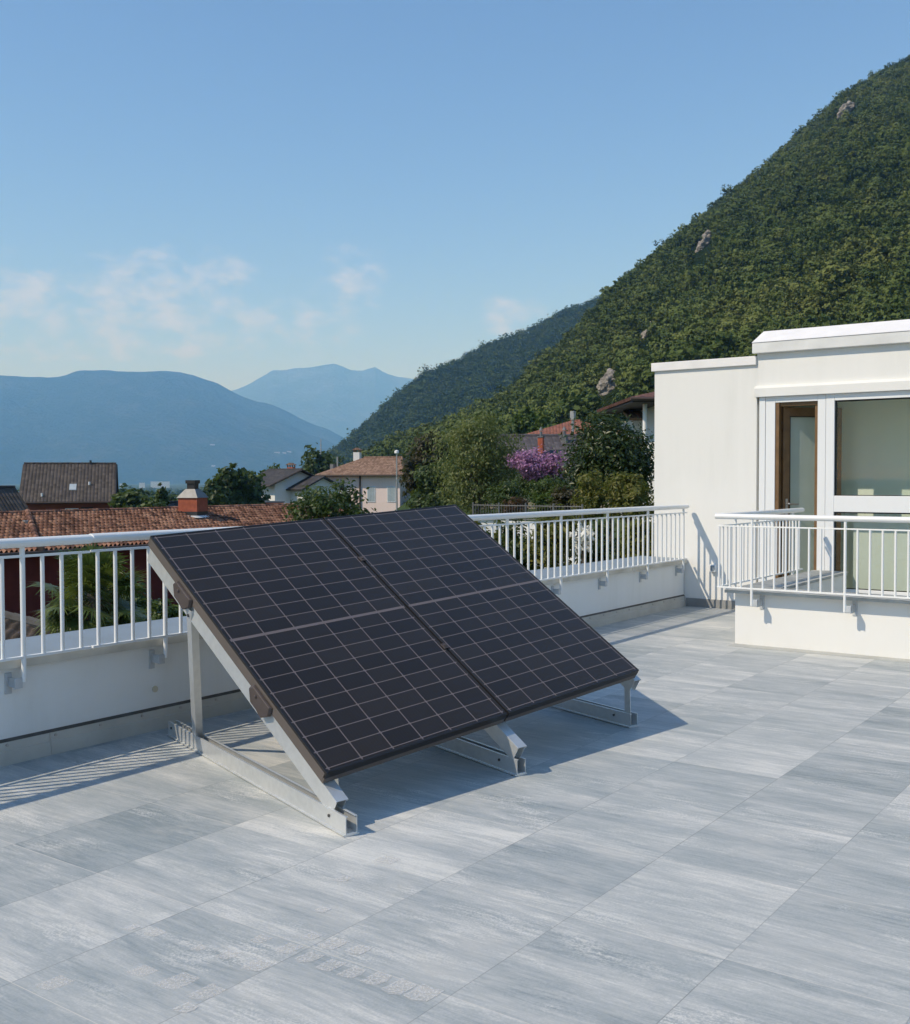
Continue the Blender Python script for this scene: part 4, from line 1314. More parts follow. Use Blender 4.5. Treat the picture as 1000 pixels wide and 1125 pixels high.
R_OLDRED = mat_roof('old_red_tiles', (0.085, 0.038, 0.028), (0.15, 0.065, 0.045), (0.21, 0.10, 0.07), 0.22, 0.33, 0.5)
W_RED = mat_plain('dark_red_render', (0.16, 0.032, 0.025), 0.9, 0.2, 1.5, 0.2)
W_RUST = mat_plain('rust_render', (0.22, 0.07, 0.04), 0.9, 0.12, 1.0, 0.2)
W_PINK = mat_plaster('pale_pink_render', (0.84, 0.69, 0.64))
W_WHITE = mat_plaster('white_house_render', (0.72, 0.73, 0.72))
W_PEACH = mat_plaster('peach_render', (0.70, 0.52, 0.36))
W_FAR = mat_plain('weathered_render', (0.34, 0.34, 0.33), 0.9, 0.1)
M_SHUT = mat_plain('pale_blue_shutter', (0.40, 0.47, 0.50), 0.6, 0.08, 4)
M_WOODSH = mat_plain('brown_shutter', (0.20, 0.11, 0.06), 0.6, 0.15, 6)
M_DKWOOD = mat_plain('dark_eaves_timber', (0.035, 0.028, 0.024), 0.7, 0.2, 5)
M_BRICK = mat_plain('red_brick', (0.36, 0.10, 0.055), 0.85, 0.18, 5, 0.3)
M_LEAD = mat_plain('lead_sheet', (0.17, 0.175, 0.18), 0.5, 0.15, 4, 0.5, 0.3)
M_BLACKMET = mat_plain('black_cowl', (0.03, 0.03, 0.03), 0.5, 0.1)
M_DKGLASS = NT('dark_window_glass').base((0.03, 0.035, 0.04)).rough(0.08, 0.5).m
M_PIPE = mat_plain('grey_pipe', (0.35, 0.36, 0.36), 0.45, 0.08, 5, 0.5, 0.4)
M_GUTTER = mat_plain('brown_gutter', (0.09, 0.06, 0.045), 0.5, 0.1, 5)


def gable_house(name, label, c, yaw, Lr, Wd, z0, ze, zr, wall, roof, over=0.5, rake=0.4, thick=0.16, group=None, hip=0.0, cat='house', hip_r=None):
    """c: plan centre; ridge along local x. Returns thing and the local->world matrix."""
    t = thing(name, label, cat, (c[0], c[1], z0), group)
    R_ = Matrix.Rotation(yaw, 4, 'Z'); M = Matrix.Translation((c[0], c[1], 0)) @ R_
    hx, hy = Lr / 2, Wd / 2
    b = MB()
    sl = (zr - ze) / (hy + over)
    zw = ze + sl * over - 0.06         # wall plate under the slope
    if hip > 0:
        b.box((-hx, -hy, z0), (hx, hy, ze + 0.02), M)
    else:
        b.prism([(-hy, z0), (hy, z0), (hy, zw - thick * 0.6), (0, zr - thick * 1.1 - 0.03), (-hy, zw - thick * 0.6)], 0, -hx, hx, M)
    b.build('wall', wall, t)
    ex = R_ @ Vector((1, 0, 0)); ey = R_ @ Vector((0, 1, 0))
    run = hy + over; slope_len = math.hypot(run, zr - ze)
    for sgn in (-1, 1):
        o_ = M @ Vector((-(hx + rake), sgn * run, ze))
        up_ = (ey * (-sgn) * run + Vector((0, 0, zr - ze)))
        slab('roof_slope', roof, t, o_, ex, up_, 2 * (hx + rake), slope_len, thick, (hip, hip if hip_r is None else hip_r) if hip else None)
    if hip > 0:
        run_x = hip; up_len = math.hypot(run_x, zr - ze)
        for sgn in (-1, 1):
            if sgn == 1 and hip_r is not None: run_x = hip_r; up_len = math.hypot(run_x, zr - ze)
            o_ = M @ Vector((sgn * (hx + rake), -run, ze))
            slab('roof_slope', roof, t, o_, ey, ex * (-sgn) * run_x + Vector((0, 0, zr - ze)), 2 * run, up_len, thick, (run - 0.01, run - 0.01))
    rb = MB(); rx = hx + rake - hip
    rx2 = rx if hip_r is None else hx + rake - hip_r; rb.tube([M @ Vector((-rx, 0, zr - 0.01)), M @ Vector((rx2, 0, zr - 0.01))], 0.11, 8); rb.build('ridge_cap', roof, t, smooth=True)
    if hip == 0:
        for sx in (-1, 1):
            vb = MB()
            for sy in (-1, 1):
                p0 = M @ Vector((sx * (hx + rake + 0.012), sy * run, ze - 0.10)); p1 = M @ Vector((sx * (hx + rake + 0.012), 0, zr - 0.10))
                vb.tube([p0, p1], 0.09, 4)
            vb.build('bargeboard', M_DKWOOD, t)
    g = MB()
    for sy in (-1, 1):
        g.tube([M @ Vector((-(hx + rake), sy * (run + 0.03), ze - 0.10)), M @ Vector((hx + rake, sy * (run + 0.03), ze - 0.10))], 0.075, 8)
    g.build('gutter', M_GUTTER, t)
    return t, M


def window(parent, M, x, y, z, w_, h_, glass, frame, face=-1, shutters=None, axis=1):
    """a window on the wall face at local y (axis 1) or x (axis 0)."""
    b = MB(); fr = 0.06
    def bx(x0, x1, z0, z1, d0, d1, mb):
        if axis == 1: mb.box((x0, y + min(face * d0, face * d1), z0), (x1, y + max(face * d0, face * d1), z1), M)
        else: mb.box((y + min(face * d0, face * d1), x0, z0), (y + max(face * d0, face * d1), x1, z1), M)
    bx(x - w_ / 2 - fr, x + w_ / 2 + fr, z - h_ / 2 - fr, z - h_ / 2, -0.02, 0.05, b); bx(x - w_ / 2 - fr, x + w_ / 2 + fr, z + h_ / 2, z + h_ / 2 + fr, -0.02, 0.05, b)
    bx(x - w_ / 2 - fr, x - w_ / 2, z - h_ / 2, z + h_ / 2, -0.02, 0.045, b); bx(x + w_ / 2, x + w_ / 2 + fr, z - h_ / 2, z + h_ / 2, -0.02, 0.045, b)
    o = b.build('window', frame, parent)
    b = MB()
    if shutters:
        bx(x - w_ / 2, x - 0.012, z - h_ / 2, z + h_ / 2, -0.01, 0.035, b); bx(x + 0.012, x + w_ / 2, z - h_ / 2, z + h_ / 2, -0.01, 0.035, b)
        k = int(h_ / 0.12)
        for i in range(k):
            zz = z - h_ / 2 + 0.04 + i * 0.12
            bx(x - w_ / 2 + 0.05, x - 0.06, zz, zz + 0.07, 0.034, 0.05, b); bx(x + 0.06, x + w_ / 2 - 0.05, zz, zz + 0.07, 0.034, 0.05, b)
        b.build('shutter', shutters, o)
    else:
        bx(x - w_ / 2, x + w_ / 2, z - h_ / 2, z + h_ / 2, -0.015, 0.012, b)
        bx(x - 0.025, x + 0.025, z - h_ / 2, z + h_ / 2, 0.011, 0.03, b)
        b.build('pane', glass, o)
    return o


def chimney(parent, c, w_, d_, z0, z1, mat, yaw=0.0, cowl='hood', capm=None):
    M = Matrix.Translation((c[0], c[1], 0)) @ Matrix.Rotation(yaw, 4, 'Z')
    b = MB(); b.box((-w_ / 2, -d_ / 2, z0), (w_ / 2, d_ / 2, z1), M)
    o = b.build('chimney', mat, parent)
    if cowl == 'hood':
        b = MB()
        k0, k1 = 1.12, 0.50
        h = w_ * 0.42
        v = [(sx * w_ / 2 * k0, sy * d_ / 2 * k0, z1 + 0.001) for sx, sy in ((-1, -1), (1, -1), (1, 1), (-1, 1))] + [(sx * w_ / 2 * k1, sy * d_ / 2 * k1, z1 + h) for sx, sy in ((-1, -1), (1, -1), (1, 1), (-1, 1))]
        b.add(v, [(3, 2, 1, 0), (4, 5, 6, 7), (0, 1, 5, 4), (1, 2, 6, 5), (2, 3, 7, 6), (3, 0, 4, 7)], M); b.build('hood', M_LEAD, o)
        b = MB(); b.box((-w_ * 0.2, -d_ * 0.2, z1 + h + 0.001), (w_ * 0.2, d_ * 0.2, z1 + h + w_ * 0.26), M); b.box((-w_ * 0.25, -d_ * 0.25, z1 + h + w_ * 0.261), (w_ * 0.25, d_ * 0.25, z1 + h + w_ * 0.42), M)
        b.build('flue_pot', M_BLACKMET, o)
        b = MB(); b.box((-w_ * 0.515, -d_ * 0.515, z0 + 0.02), (w_ * 0.515, d_ * 0.515, z0 + (z1 - z0) * 0.27), M); b.build('collar', M_BLACKMET, o)
        b = MB(); b.prism([(-w_ * 0.72, z0 - 0.04), (w_ * 0.72, z0 - 0.04), (w_ * 0.54, z0 + 0.055), (-w_ * 0.54, z0 + 0.055)], 1, -d_ * 0.72, d_ * 0.66, M); b.build('flashing', M_FRAME, o)
    elif cowl == 'cap':
        b = MB()
        for sx in (-1, 1):
            for sy in (-1, 1):
                b.box((sx * w_ * 0.42 - w_ * 0.08, sy * d_ * 0.42 - d_ * 0.08, z1), (sx * w_ * 0.42 + w_ * 0.08, sy * d_ * 0.42 + d_ * 0.08, z1 + w_ * 0.35), M)
        b.prism([(-w_ * 0.72, z1 + w_ * 0.351), (w_ * 0.72, z1 + w_ * 0.351), (0, z1 + w_ * 0.72)], 1, -d_ * 0.7, d_ * 0.7, M)
        b.build('cap', capm or R_TAN, o)
    elif cowl == 'pipe':
        b = MB(); b.box((-w_ * 0.62, -d_ * 0.62, z1 + 0.001), (w_ * 0.62, d_ * 0.62, z1 + 0.07), M); b.tube([M @ Vector((0, 0, z1 + 0.07)), M @ Vector((0, 0, z1 + 0.35))], w_ * 0.28, 8); b.tube([M @ Vector((0, 0, z1 + 0.40)), M @ Vector((0, 0, z1 + 0.62))], [w_ * 0.4, w_ * 0.08], 8)
        b.build('cowl', M_LEAD, o)
    return o


def build_terracotta():
    """the neighbour's house below the left railing, ridge parallel to the terrace edge."""
    X_e, X_r, z_e, z_r = -37.2, -41.2, -1.12, 0.20
    Y0, Y1 = 6.0, 45.0
    t = thing('tiled_house', 'dark red house under a long terracotta barrel-tile roof below the left railing', 'house', (-41.2, 28.0, -5.5))
    b = MB(); b.prism([(X_e - 0.7, -6.0), (X_e - 0.7, -1.12), (X_r, 0.0), (X_r - 3.3, -1.12), (X_r - 3.3, -6.0)], 1, Y0 + 0.4, Y1 - 0.4); b.build('wall', W_RED, t)
    run = X_e - X_r; sl = math.hypot(run, z_r - z_e)
    yv = 26.0
    for (y0, y1, dz) in ((Y0, Y1, 0.0),):
        roof_grid('roof_slope', Vector((X_e, y0, z_e + dz)), Vector((0, 1, 0)), Vector((-run, 0, z_r - z_e)), y1 - y0, sl, 0.21, 0.31, R_TERRA, t)
    b = MB(); b.add([(X_e + 0.02, Y0, z_e - 0.06), (X_e + 0.02, Y1, z_e - 0.06), (X_r, Y1, z_r - 0.06), (X_r, Y0, z_r - 0.06), (X_e + 0.02, Y0, z_e - 0.16), (X_e + 0.02, Y1, z_e - 0.16), (X_r, Y1, z_r - 0.16), (X_r, Y0, z_r - 0.16),
                     (X_r - 4, Y0, z_e - 0.06), (X_r - 4, Y1, z_e - 0.06), (X_r - 4, Y0, z_e - 0.16), (X_r - 4, Y1, z_e - 0.16)],
                    [(0, 1, 2, 3), (4, 7, 6, 5), (0, 4, 5, 1), (1, 5, 6, 2), (0, 3, 7, 4), (3, 2, 9, 8), (7, 10, 11, 6), (8, 9, 11, 10), (2, 6, 11, 9), (3, 8, 10, 7)])
    b.build('roof_deck', M_DKWOOD, t)
    # rows of cap tiles on the ridge and down the verge
    def caps(name, p0, p1, r, ln=0.36):
        b = MB(); d = (p1 - p0); n_ = max(1, int(d.length / ln)); d = d / n_
        for i in range(n_):
            a = p0 + d * i; c_ = a + d * 1.06
            b.tube([a, c_], [r * 1.1, r * 0.95], 8)
        b.build(name, R_TERRA, t, smooth=True)
    caps('ridge_cap', Vector((X_r, Y0, z_r + 0.01)), Vector((X_r, Y1, z_r + 0.01)), 0.12)
    ye_ = plane_pt(43, 600, 0, X_e).y; yr_ = plane_pt(30, 562, 0, X_r).y
    caps('verge_cap', Vector((X_e + 0.02, ye_, z_e + 0.09)), Vector((X_r, yr_, z_r + 0.08)), 0.13)
    g = MB(); g.tube([(X_e + 0.08, Y0, z_e - 0.06), (X_e + 0.08, Y1, z_e - 0.06)], 0.08, 8); g.build('gutter', M_GUTTER, t)
    # vent pipe left of the verge
    p = at(28.5, 583, 44.0)
    b = MB(); b.tube([p + Vector((0, 0, -0.35)), p + Vector((0, 0, 0.25))], 0.08, 8); b.tube([p + Vector((0, 0, 0.22)), p + Vector((0, 0, 0.42))], 0.13, 8); b.build('vent_pipe', M_PIPE, t)
    # brick chimney with a lead hood
    c = at(212, 555, 50.0)
    kk = (X_r + 1.0)
    dep = 51.0
    c = Vector(EYE + ray(212, 550) * 1.0); d = ray(212, 550); s_ = (X_r + 0.75) / d[0]
    cx, cy = d[0] * s_, d[1] * s_
    chimney(t, (cx, cy), 1.0, 1.0, z_r - 0.35, z_r + 0.55, M_BRICK, math.radians(20))
    # small windows in the shaded wall
    for y in (31.5, 33.2, 39.0):
        b = MB(); b.box((X_e - 0.70, y, -3.2), (X_e - 0.66, y + 0.9, -1.9)); b.build('window', M_DKGLASS, t)
    # second, small red chimney further along (px 300)
    return t


build_terracotta()


def near_outbuilding():
    """brown tiled shed roof seen low between the balusters."""
    p0 = at(-40, 660, 27.5); p1 = at(108, 706, 27.5)
    ex = (p1 - p0); 
    a = at(-60, 662, 28.0); bq = at(86, 698, 27.0)
    e = (bq - a).normalized()
    t = thing('garden_shed', 'low outbuilding with a dark brown tiled roof beside the palm', 'shed', (a.x, a.y, gz(a)))
    nrm = Vector((0, 0, 1)).cross(e); 
    if nrm.dot(Vector(EYE) - a) < 0: nrm = -nrm
    dn = (nrm * 1.0 + Vector((0, 0, -0.55))).normalized()
    W_ = (bq - a).length
    o_ = a + dn * 3.0
    roof_grid('roof_slope', o_, e, -dn, W_, 3.0, 0.30, 0.36, mat_roof('old_brown_tiles', (0.045, 0.035, 0.030), (0.085, 0.068, 0.058), (0.13, 0.105, 0.09), 0.30, 0.36, 0), t, 0.05)
    b = MB(); n_ = int(W_ / 0.42)
    for i in range(n_):
        q = a + e * (i * 0.42) + Vector((0, 0, 0.03)); b.tube([q, q + e * 0.45], [0.15, 0.13], 8)
    b.build('ridge_cap', mat_plain('grey_ridge_tiles', (0.09, 0.085, 0.08), 0.85, 0.25, 4), t, smooth=True)
    b = MB()
    g = gz(a) - 0.5
    base = [a - nrm * 0.2 - e * 0.0, a - nrm * 0.2 + e * W_, a + nrm * 2.3 + e * W_, a + nrm * 2.3]
    v = [Vector((q.x, q.y, g)) for q in base] + [Vector((q.x, q.y, (a.z if i in (0, 3) else bq.z) - (0.25 if i in (0, 1) else 1.65))) for i, q in enumerate(base)]
    b.add(v, [(3, 2, 1, 0), (4, 5, 6, 7), (0, 1, 5, 4), (1, 2, 6, 5), (2, 3, 7, 6), (3, 0, 4, 7)]); b.build('wall', W_RUST, t)


near_outbuilding()


def hyaw(deg):
    """yaw whose local +x runs to the right across the view (plus a turn), local -y faces the camera"""
    return math.atan2(RGT[1], RGT[0]) + math.radians(deg)


def build_far_houses():
    # brown-roofed house, left
    D = 100.0
    c = at(78, 530, D)
    t, M = gable_house('brick_house', 'rust-brown house with a big steep dark brown roof and skylight at left', (c.x, c.y), hyaw(16), 7.4, 8.0, -11.0, -0.30, 3.15, W_RUST, R_BROWN, 0.7, 0.35)
    run = 4.7; sl = (3.15 + 0.30) / run
    def on_roof(x, f, lift): return M @ Vector((x, -run + f * run, -0.30 + f * run * sl + lift))
    b = MB()
    for (x, f, wx, wf) in ((0.35, 0.36, 0.30, 0.075),):
        q = [on_roof(x - wx, f - wf, 0.06), on_roof(x + wx, f - wf, 0.06), on_roof(x + wx, f + wf, 0.06), on_roof(x - wx, f + wf, 0.06)]
        b.add(q + [p + Vector((0, 0, -0.2)) for p in q], [(0, 1, 2, 3), (7, 6, 5, 4), (0, 4, 5, 1), (1, 5, 6, 2), (2, 6, 7, 3), (3, 7, 4, 0)])
    b.build('skylight', mat_plain('skylight_glass', (0.42, 0.47, 0.50), 0.2, 0.1, 2), t)
    for (x, f) in ((1.75, 0.42), (-2.2, 0.13)):
        p = on_roof(x, f, 0.0); b = MB(); b.tube([p, p + Vector((0, 0, 0.3))], 0.09, 8); b.build('vent_pipe', M_FRAME, t)
    p = on_roof(1.75, 0.985, 0.0); b = MB(); b.tube([p, p + Vector((0, 0, 0.35))], 0.10, 8); b.build('vent_pipe', M_BLACKMET, t)
    window(t, M, 0.3, -4.0, -1.35, 1.0, 0.7, M_DKGLASS, M_FRAME); window(t, M, 1.6, -4.0, -1.35, 0.9, 0.9, M_DKGLASS, M_DKWOOD)
    # sliver of a gabled roof at the left edge
    c = at(-22, 550, 72.0)
    gable_house('brick_house', 'reddish-brown steep gable cut off by the left edge', (c.x, c.y), hyaw(62), 5.0, 3.6, -9.0, -1.2, 1.15, W_WHITE, R_BROWN, 0.35, 0.3)
    # low pale sheds beyond
    for i, (px, y0, y1, wpx, lab) in enumerate(((33, 553, 564, 22, 'low pale grey flat building between the left edge and the brown-roofed house'),)):
        D = 130.0; c = at(px - 6, (y0 + y1) / 2, D); wdt = wpx / FPX * D
        t = thing('warehouse', lab, 'building', (c.x, c.y, gz(c)))
        Mx = Matrix.Translation((c.x, c.y, 0)) @ Matrix.Rotation(hyaw(4), 4, 'Z'); top = at(px, y0, D).z
        b = MB(); b.box((-wdt / 2, -2, gz(c) - 1), (wdt / 2, 2, top - 0.2), Mx); b.build('wall', W_WHITE, t)
        b = MB(); b.box((-wdt / 2 - 0.1, -2.1, top - 0.199), (wdt / 2 + 0.1, 2.1, top), Mx); b.build('roof', M_LEAD, t)
        for k in range(3):
            window(t, Mx, -wdt / 2 + (k + 0.5) * wdt / 3, -2.0, top - 0.9, wdt / 5, 0.6, M_DKGLASS, M_FRAME)
    # white house with dark gables, centre
    D = 118.0
    c = at(313, 535, D + 3)
    t, M = gable_house('white_chalet', 'white house with dark asymmetrical roof left of the pink house', (c.x, c.y), hyaw(-52), 6.4, 6.0, -9.0, 1.05, 2.75, W_WHITE, R_DARK, 0.9, 0.7)
    window(t, M, 0.4, -3.0, -1.1, 0.7, 1.4, M_DKGLASS, M_FRAME, shutters=M_WOODSH)
    c2 = at(344, 540, D + 0.5)
    R2 = Matrix.Translation((c2.x, c2.y, 0)) @ Matrix.Rotation(hyaw(-52), 4, 'Z')
    b = MB(); b.prism([(-2.2, -9.0), (2.2, -9.0), (2.2, 0.75), (0, 1.75), (-2.2, 0.75)], 0, -2.0, 2.0, R2); b.build('wing_wall', W_WHITE, t)
    for sgn in (-1, 1):
        ex = R2.to_3x3() @ Vector((1, 0, 0)); o_ = R2 @ Vector((-2.5, sgn * 2.9, 0.55)); up_ = R2.to_3x3() @ Vector((0, -sgn * 2.9, 1.42))
        slab('roof_slope', R_DARK, t, o_, ex, up_, 5.0, up_.length, 0.16)
    window(t, R2, 0.2, 2.0, -0.95, 1.7, 1.5, M_DKGLASS, M_DKWOOD, 1, M_WOODSH, axis=0)
    b = MB(); q = R2 @ Vector((2.05, -2.0, 0)); b.tube([(q.x, q.y, -8), (q.x, q.y, 0.8)], 0.07, 8); b.build('downpipe', M_GUTTER, t)
    chimney(t, tuple(at(320, 510, D + 4))[:2], 0.7, 0.7, 2.2, 3.0, M_BRICK, 0.3, 'cap')
    # pink house
    D = 120.0
    c = at(409, 530, D + 4.0)
    t, M = gable_house('pink_house', 'pale pink house with tan hipped tile roof and light blue shutters', (c.x, c.y), hyaw(-14), 9.0, 7.6, -9.0, 2.15, 4.15, W_PINK, R_TAN, 0.75, 0.75, 0.16, None, 4.3, 'house', 1.6)
    for px in (378, 405, 431):
        pass
    for x in (-2.0, 1.15, 3.5):
        window(t, M, x, -3.8, -0.05 if x > -1 else 0.0, 0.85, 1.65, M_DKGLASS, M_FRAME, shutters=M_SHUT)
    b = MB(); q = M @ Vector((-0.15, -3.88, 0)); b.tube([(q.x, q.y, -8), (q.x, q.y, 2.0)], 0.10, 8); b.build('downpipe', M_GUTTER, t)
    q = M @ Vector((-2.0, 0.6, 0)); chimney(t, (q.x, q.y), 0.75, 0.75, 3.3, 4.75, W_WHITE, hyaw(-14), 'cap')
    q = M @ Vector((-3.5, -2.0, 0)); b = MB(); b.tube([(q.x, q.y, 2.6), (q.x, q.y, 4.2)], 0.09, 8); b.build('flue_pipe', M_PIPE, t)
    b = MB(); b.box((-0.25, -0.25, 2.6), (0.25, 0.25, 3.35), Matrix.Translation((q.x - 0.5, q.y - 0.2, 0))); b.build('vent_box', M_LEAD, t)
    # small red-topped chimney/shed roof between
    D = 62.0; c = at(302, 558, D)
    t = thing('brick_chimney', 'squat red brick chimney with flat dark slab in front of the white chalet', 'chimney', (c.x, c.y, -4))
    Mx = Matrix.Translation((c.x, c.y, 0)) @ Matrix.Rotation(hyaw(10), 4, 'Z')
    z1 = at(302, 552, D).z; z0 = at(302, 575, D).z
    b = MB(); b.box((-0.50, -0.4, z0 - 3.5), (0.50, 0.4, z1), Mx); b.build('stack', M_BRICK, t); b = MB(); b.box((-0.58, -0.48, z1 + 0.001), (0.58, 0.48, z1 + 0.09), Mx); b.build('slab', M_LEAD, t)
    # low grey roof between trees
    D = 95.0; c = at(262, 560, D)
    gable_house('grey_roof_house', 'low grey-brown roof half hidden by trees behind the brick chimney', (c.x, c.y), hyaw(8), 4.8, 5.0, -9.5, -2.9, -0.95, W_WHITE, R_DARK, 0.5, 0.4)
    D = 104.0; c = at(196, 560, D)
    gable_house('grey_roof_house', 'small dark gable showing just left of the hooded chimney', (c.x, c.y), hyaw(70), 4.0, 3.4, -9.5, -2.4, -0.5, W_WHITE, R_DARK, 0.4, 0.3)
    # tan roof strip right of the little chimney
    # grey roof and red roof, right of centre
    D = 62.0; c = at(600, 500, D + 3.5)
    t, M = gable_house('grey_roof_villa', 'peach house with broad grey-violet roof and two small chimneys behind the purple shrub', (c.x, c.y), hyaw(5), 8.5, 6.4, -3.0, 2.35, 4.25, W_PEACH, R_GREY, 0.5, 0.4)
    p = at(594.5, 500, D + 1.2); chimney(t, (p.x, p.y), 0.30, 0.30, 2.5, 4.05, M_BRICK, 0.2, 'pipe')
    p = at(620, 484, D + 2.8); chimney(t, (p.x, p.y), 0.34, 0.34, 3.3, 4.15, M_LEAD, 0.2, 'pipe')
    D = 82.0; c = at(632, 480, D + 4)
    t, M = gable_house('red_roof_house', 'white house with low red hipped roof behind the grey-violet roof', (c.x, c.y), hyaw(-4), 6.6, 6.4, -2.0, 5.05, 6.25, W_WHITE, R_RED, 0.7, 0.7, 0.14, None, 3.6)
    p = at(629.5, 470, D - 0.4); b = MB(); b.tube([(p.x, p.y, 3.0), (p.x, p.y, 6.1)], 0.10, 8); b.box((p.x - 0.16, p.y - 0.16, 6.1), (p.x + 0.16, p.y + 0.16, 6.75)); b.build('flue_pipe', M_PIPE, t)
    # villa with deep eaves, partly behind the white house
    D = 46.0
    z_e = at(690, 436, D).z
    c = at(753, 470, D + 4.5)
    t = thing('white_villa', 'white villa with deep tiled eaves and downpipe half hidden by the white house', 'house', (c.x, c.y, -1.5))
    Mx = Matrix.Translation((c.x, c.y, 0)) @ Matrix.Rotation(hyaw(2), 4, 'Z')
    def lx(px, dep): return (px - 753) / FPX * (dep)
    b = MB(); b.box((lx(707, D + 1.5), -3.0, -2.5), (3.5, 4.0, z_e + 0.2), Mx); b.build('wall', W_WHITE, t)
    x0 = lx(664, D)
    run = 4.5
    ex = (Mx.to_3x3() @ Vector((1, 0, 0))); ey = (Mx.to_3x3() @ Vector((0, 1, 0)))
    slab('roof_slope', R_OLDRED, t, Mx @ Vector((x0, -4.4, z_e)), ex, ey * run + Vector((0, 0, 0.85)), 3.6 - x0, math.hypot(run, 0.85), 0.14, (run * 0.72, 0))
    slab('roof_slope', R_OLDRED, t, Mx @ Vector((x0, -4.4, z_e)), ey, ex * (run * 0.72) + Vector((0, 0, 0.85)), 8.8, math.hypot(run * 0.72, 0.85), 0.14, (run, run - 0.2))
    b = MB(); b.box((x0 + 0.1, -4.3, z_e - 0.22), (3.5, 4.3, z_e - 0.15), Mx); b.build('soffit', M_DKWOOD, t)
    b = MB(); b.tube([Mx @ Vector((x0, -4.45, z_e - 0.09)), Mx @ Vector((3.6, -4.45, z_e - 0.09))], 0.07, 8); b.build('gutter', M_GUTTER, t)
    xp = lx(686, D); b = MB(); b.tube([Mx @ Vector((xp, -3.3, -2.5)), Mx @ Vector((xp, -3.3, z_e - 0.16))], 0.10, 10); b.build('column', M_WHITE_PAINT, t)
    xq = lx(705, D + 1); b = MB(); b.tube([Mx @ Vector((xq - 0.25, -4.3, z_e - 0.12)), Mx @ Vector((xq - 0.25, -3.9, z_e - 0.35)), Mx @ Vector((xq, -3.1, z_e - 0.8)), Mx @ Vector((xq, -3.1, -2.0))], 0.06, 8); b.build('downpipe', M_BLACKMET, t)
    # smaller wing with a tiled strip and a brown shutter
    x1, x2 = lx(690, D + 4), lx(706, D + 4)
    zs = at(700, 459, D + 4).z
    b = MB(); b.box((lx(699, D + 4), 1.0, -2.5), (x2 + 0.3, 4.0, zs), Mx); b.build('wing_wall', W_WHITE, t)
    slab('roof_slope', R_TAN, t, Mx @ Vector((x1, -0.2, zs)), ex, ey * 1.6 + Vector((0, 0, 0.45)), x2 - x1 + 0.35, 1.66, 0.12)
    window(t, Mx, lx(704, D + 4), 1.0, zs - 1.35, 0.28, 0.95, M_DKGLASS, M_FRAME, shutters=M_WOODSH)
    # far buildings on the valley floor
    for i, (px, py, wpx, hpx, D, lab) in enumerate(((176, 530.5, 20, 3.0, 3600, 'long white factory hall on the valley floor left of the hooded chimney'), (156, 532, 6, 3.0, 3500, 'small white block on the valley floor left of the long white hall'),
                                                     (27, 541, 7, 3.0, 1800, 'tiny white block on the valley floor left of the brown-roofed house'), (15, 541.5, 9, 3.0, 1750, 'tiny pale grey block nearest the left edge on the valley floor'),
                                                     (134, 532.5, 4, 3.0, 3550, 'tiny white block showing right beside the brown roof gable'))):
        c = at(px, py, D); wdt = wpx / FPX * D; h_ = hpx / FPX * D
        Mx = Matrix.Translation((c.x, c.y, 0)) @ Matrix.Rotation(hyaw(12), 4, 'Z')
        t = thing('factory_building', lab, 'building', (c.x, c.y, gz(c)), 'white buildings on the valley floor')
        b = MB(); b.box((-wdt / 2, -6, gz(c) - 2), (wdt / 2, 6, c.z + h_ / 2), Mx); b.build('wall', W_WHITE, t)
        b = MB(); b.box((-wdt / 2 - 0.3, -6.3, c.z + h_ / 2 + 0.01), (wdt / 2 + 0.3, 6.3, c.z + h_ / 2 + 0.5), Mx); b.build('roof', M_FASCIA, t)
    # villages at the foot of the far mountain
    for i, (px, py, wpx, lab) in enumerate(((234, 489, 5, 'lone white hamlet block high on the blue mountain foot'), (305, 497.5, 6, 'white village block at the mountain foot, leftmost of its row'), (313, 498, 4, 'white village block at the mountain foot, middle of its row'), (318, 496.5, 5, 'white village block at the mountain foot, rightmost of its row'), (235, 512, 4, 'white block low on the blue mountain foot'))):
        ts = np.linspace(0.0, 1.0, 400); X, Y, Z = LEFT.pos(np.full_like(ts, px), ts)
        P_ = np.stack([X, Y, Z], -1) - EYE; rows = 562.5 - FPX * (P_ @ C_U) / (P_ @ C_F); k = int(np.argmin(np.abs(rows - py)))
        c = Vector((X[k], Y[k], Z[k])); D = (np.array(c) - EYE) @ C_F; wdt = wpx / FPX * D
        Mx = Matrix.Translation((c.x, c.y, 0)) @ Matrix.Rotation(hyaw(0), 4, 'Z')
        b = MB(); b.box((-wdt / 2, -8, c.z - 15), (wdt / 2, 8, c.z + 4), Mx); b.prism([(-9, c.z + 4.01), (9, c.z + 4.01), (0, c.z + 7)], 0, -wdt / 2, wdt / 2, Mx)
        tag(b.build('village_building', W_FAR), lab, 'building', 'village houses below the far mountain')
    # lamp post in front of the pink house
    p = at(436, 530, 96.0); zt = at(436, 499, 96.0).z
    t = thing('street_lamp', 'slim grey lamp post with round head in front of the pink house', 'street lamp', (p.x, p.y, gz(p)))
    b = MB(); b.tube([(p.x, p.y, gz(p) - 0.3), (p.x, p.y, zt)], [0.085, 0.055], 8); b.build('pole', M_PIPE, t, smooth=True)
    b = MB(); b.tube([(p.x, p.y, zt), (p.x, p.y, zt + 0.1), (p.x, p.y, zt + 0.3), (p.x, p.y, zt + 0.38)], [0.10, 0.21, 0.19, 0.05], 12); b.build('lamp_head', M_WHITE_PAINT, t, smooth=True)
    # mast on the ridge
    p = SECOND.find(353, 503); q = at(353, 482, (np.array(p) - EYE) @ C_F)
    b = MB(); b.tube([(p.x, p.y, p.z - 5), (p.x, p.y, q.z)], [1.1, 0.5], 6)
    for k in range(4):
        zz = q.z - 3 - 5 * k; b.box((p.x - 2.2, p.y - 0.3, zz), (p.x + 2.2, p.y + 0.3, zz + 0.5))
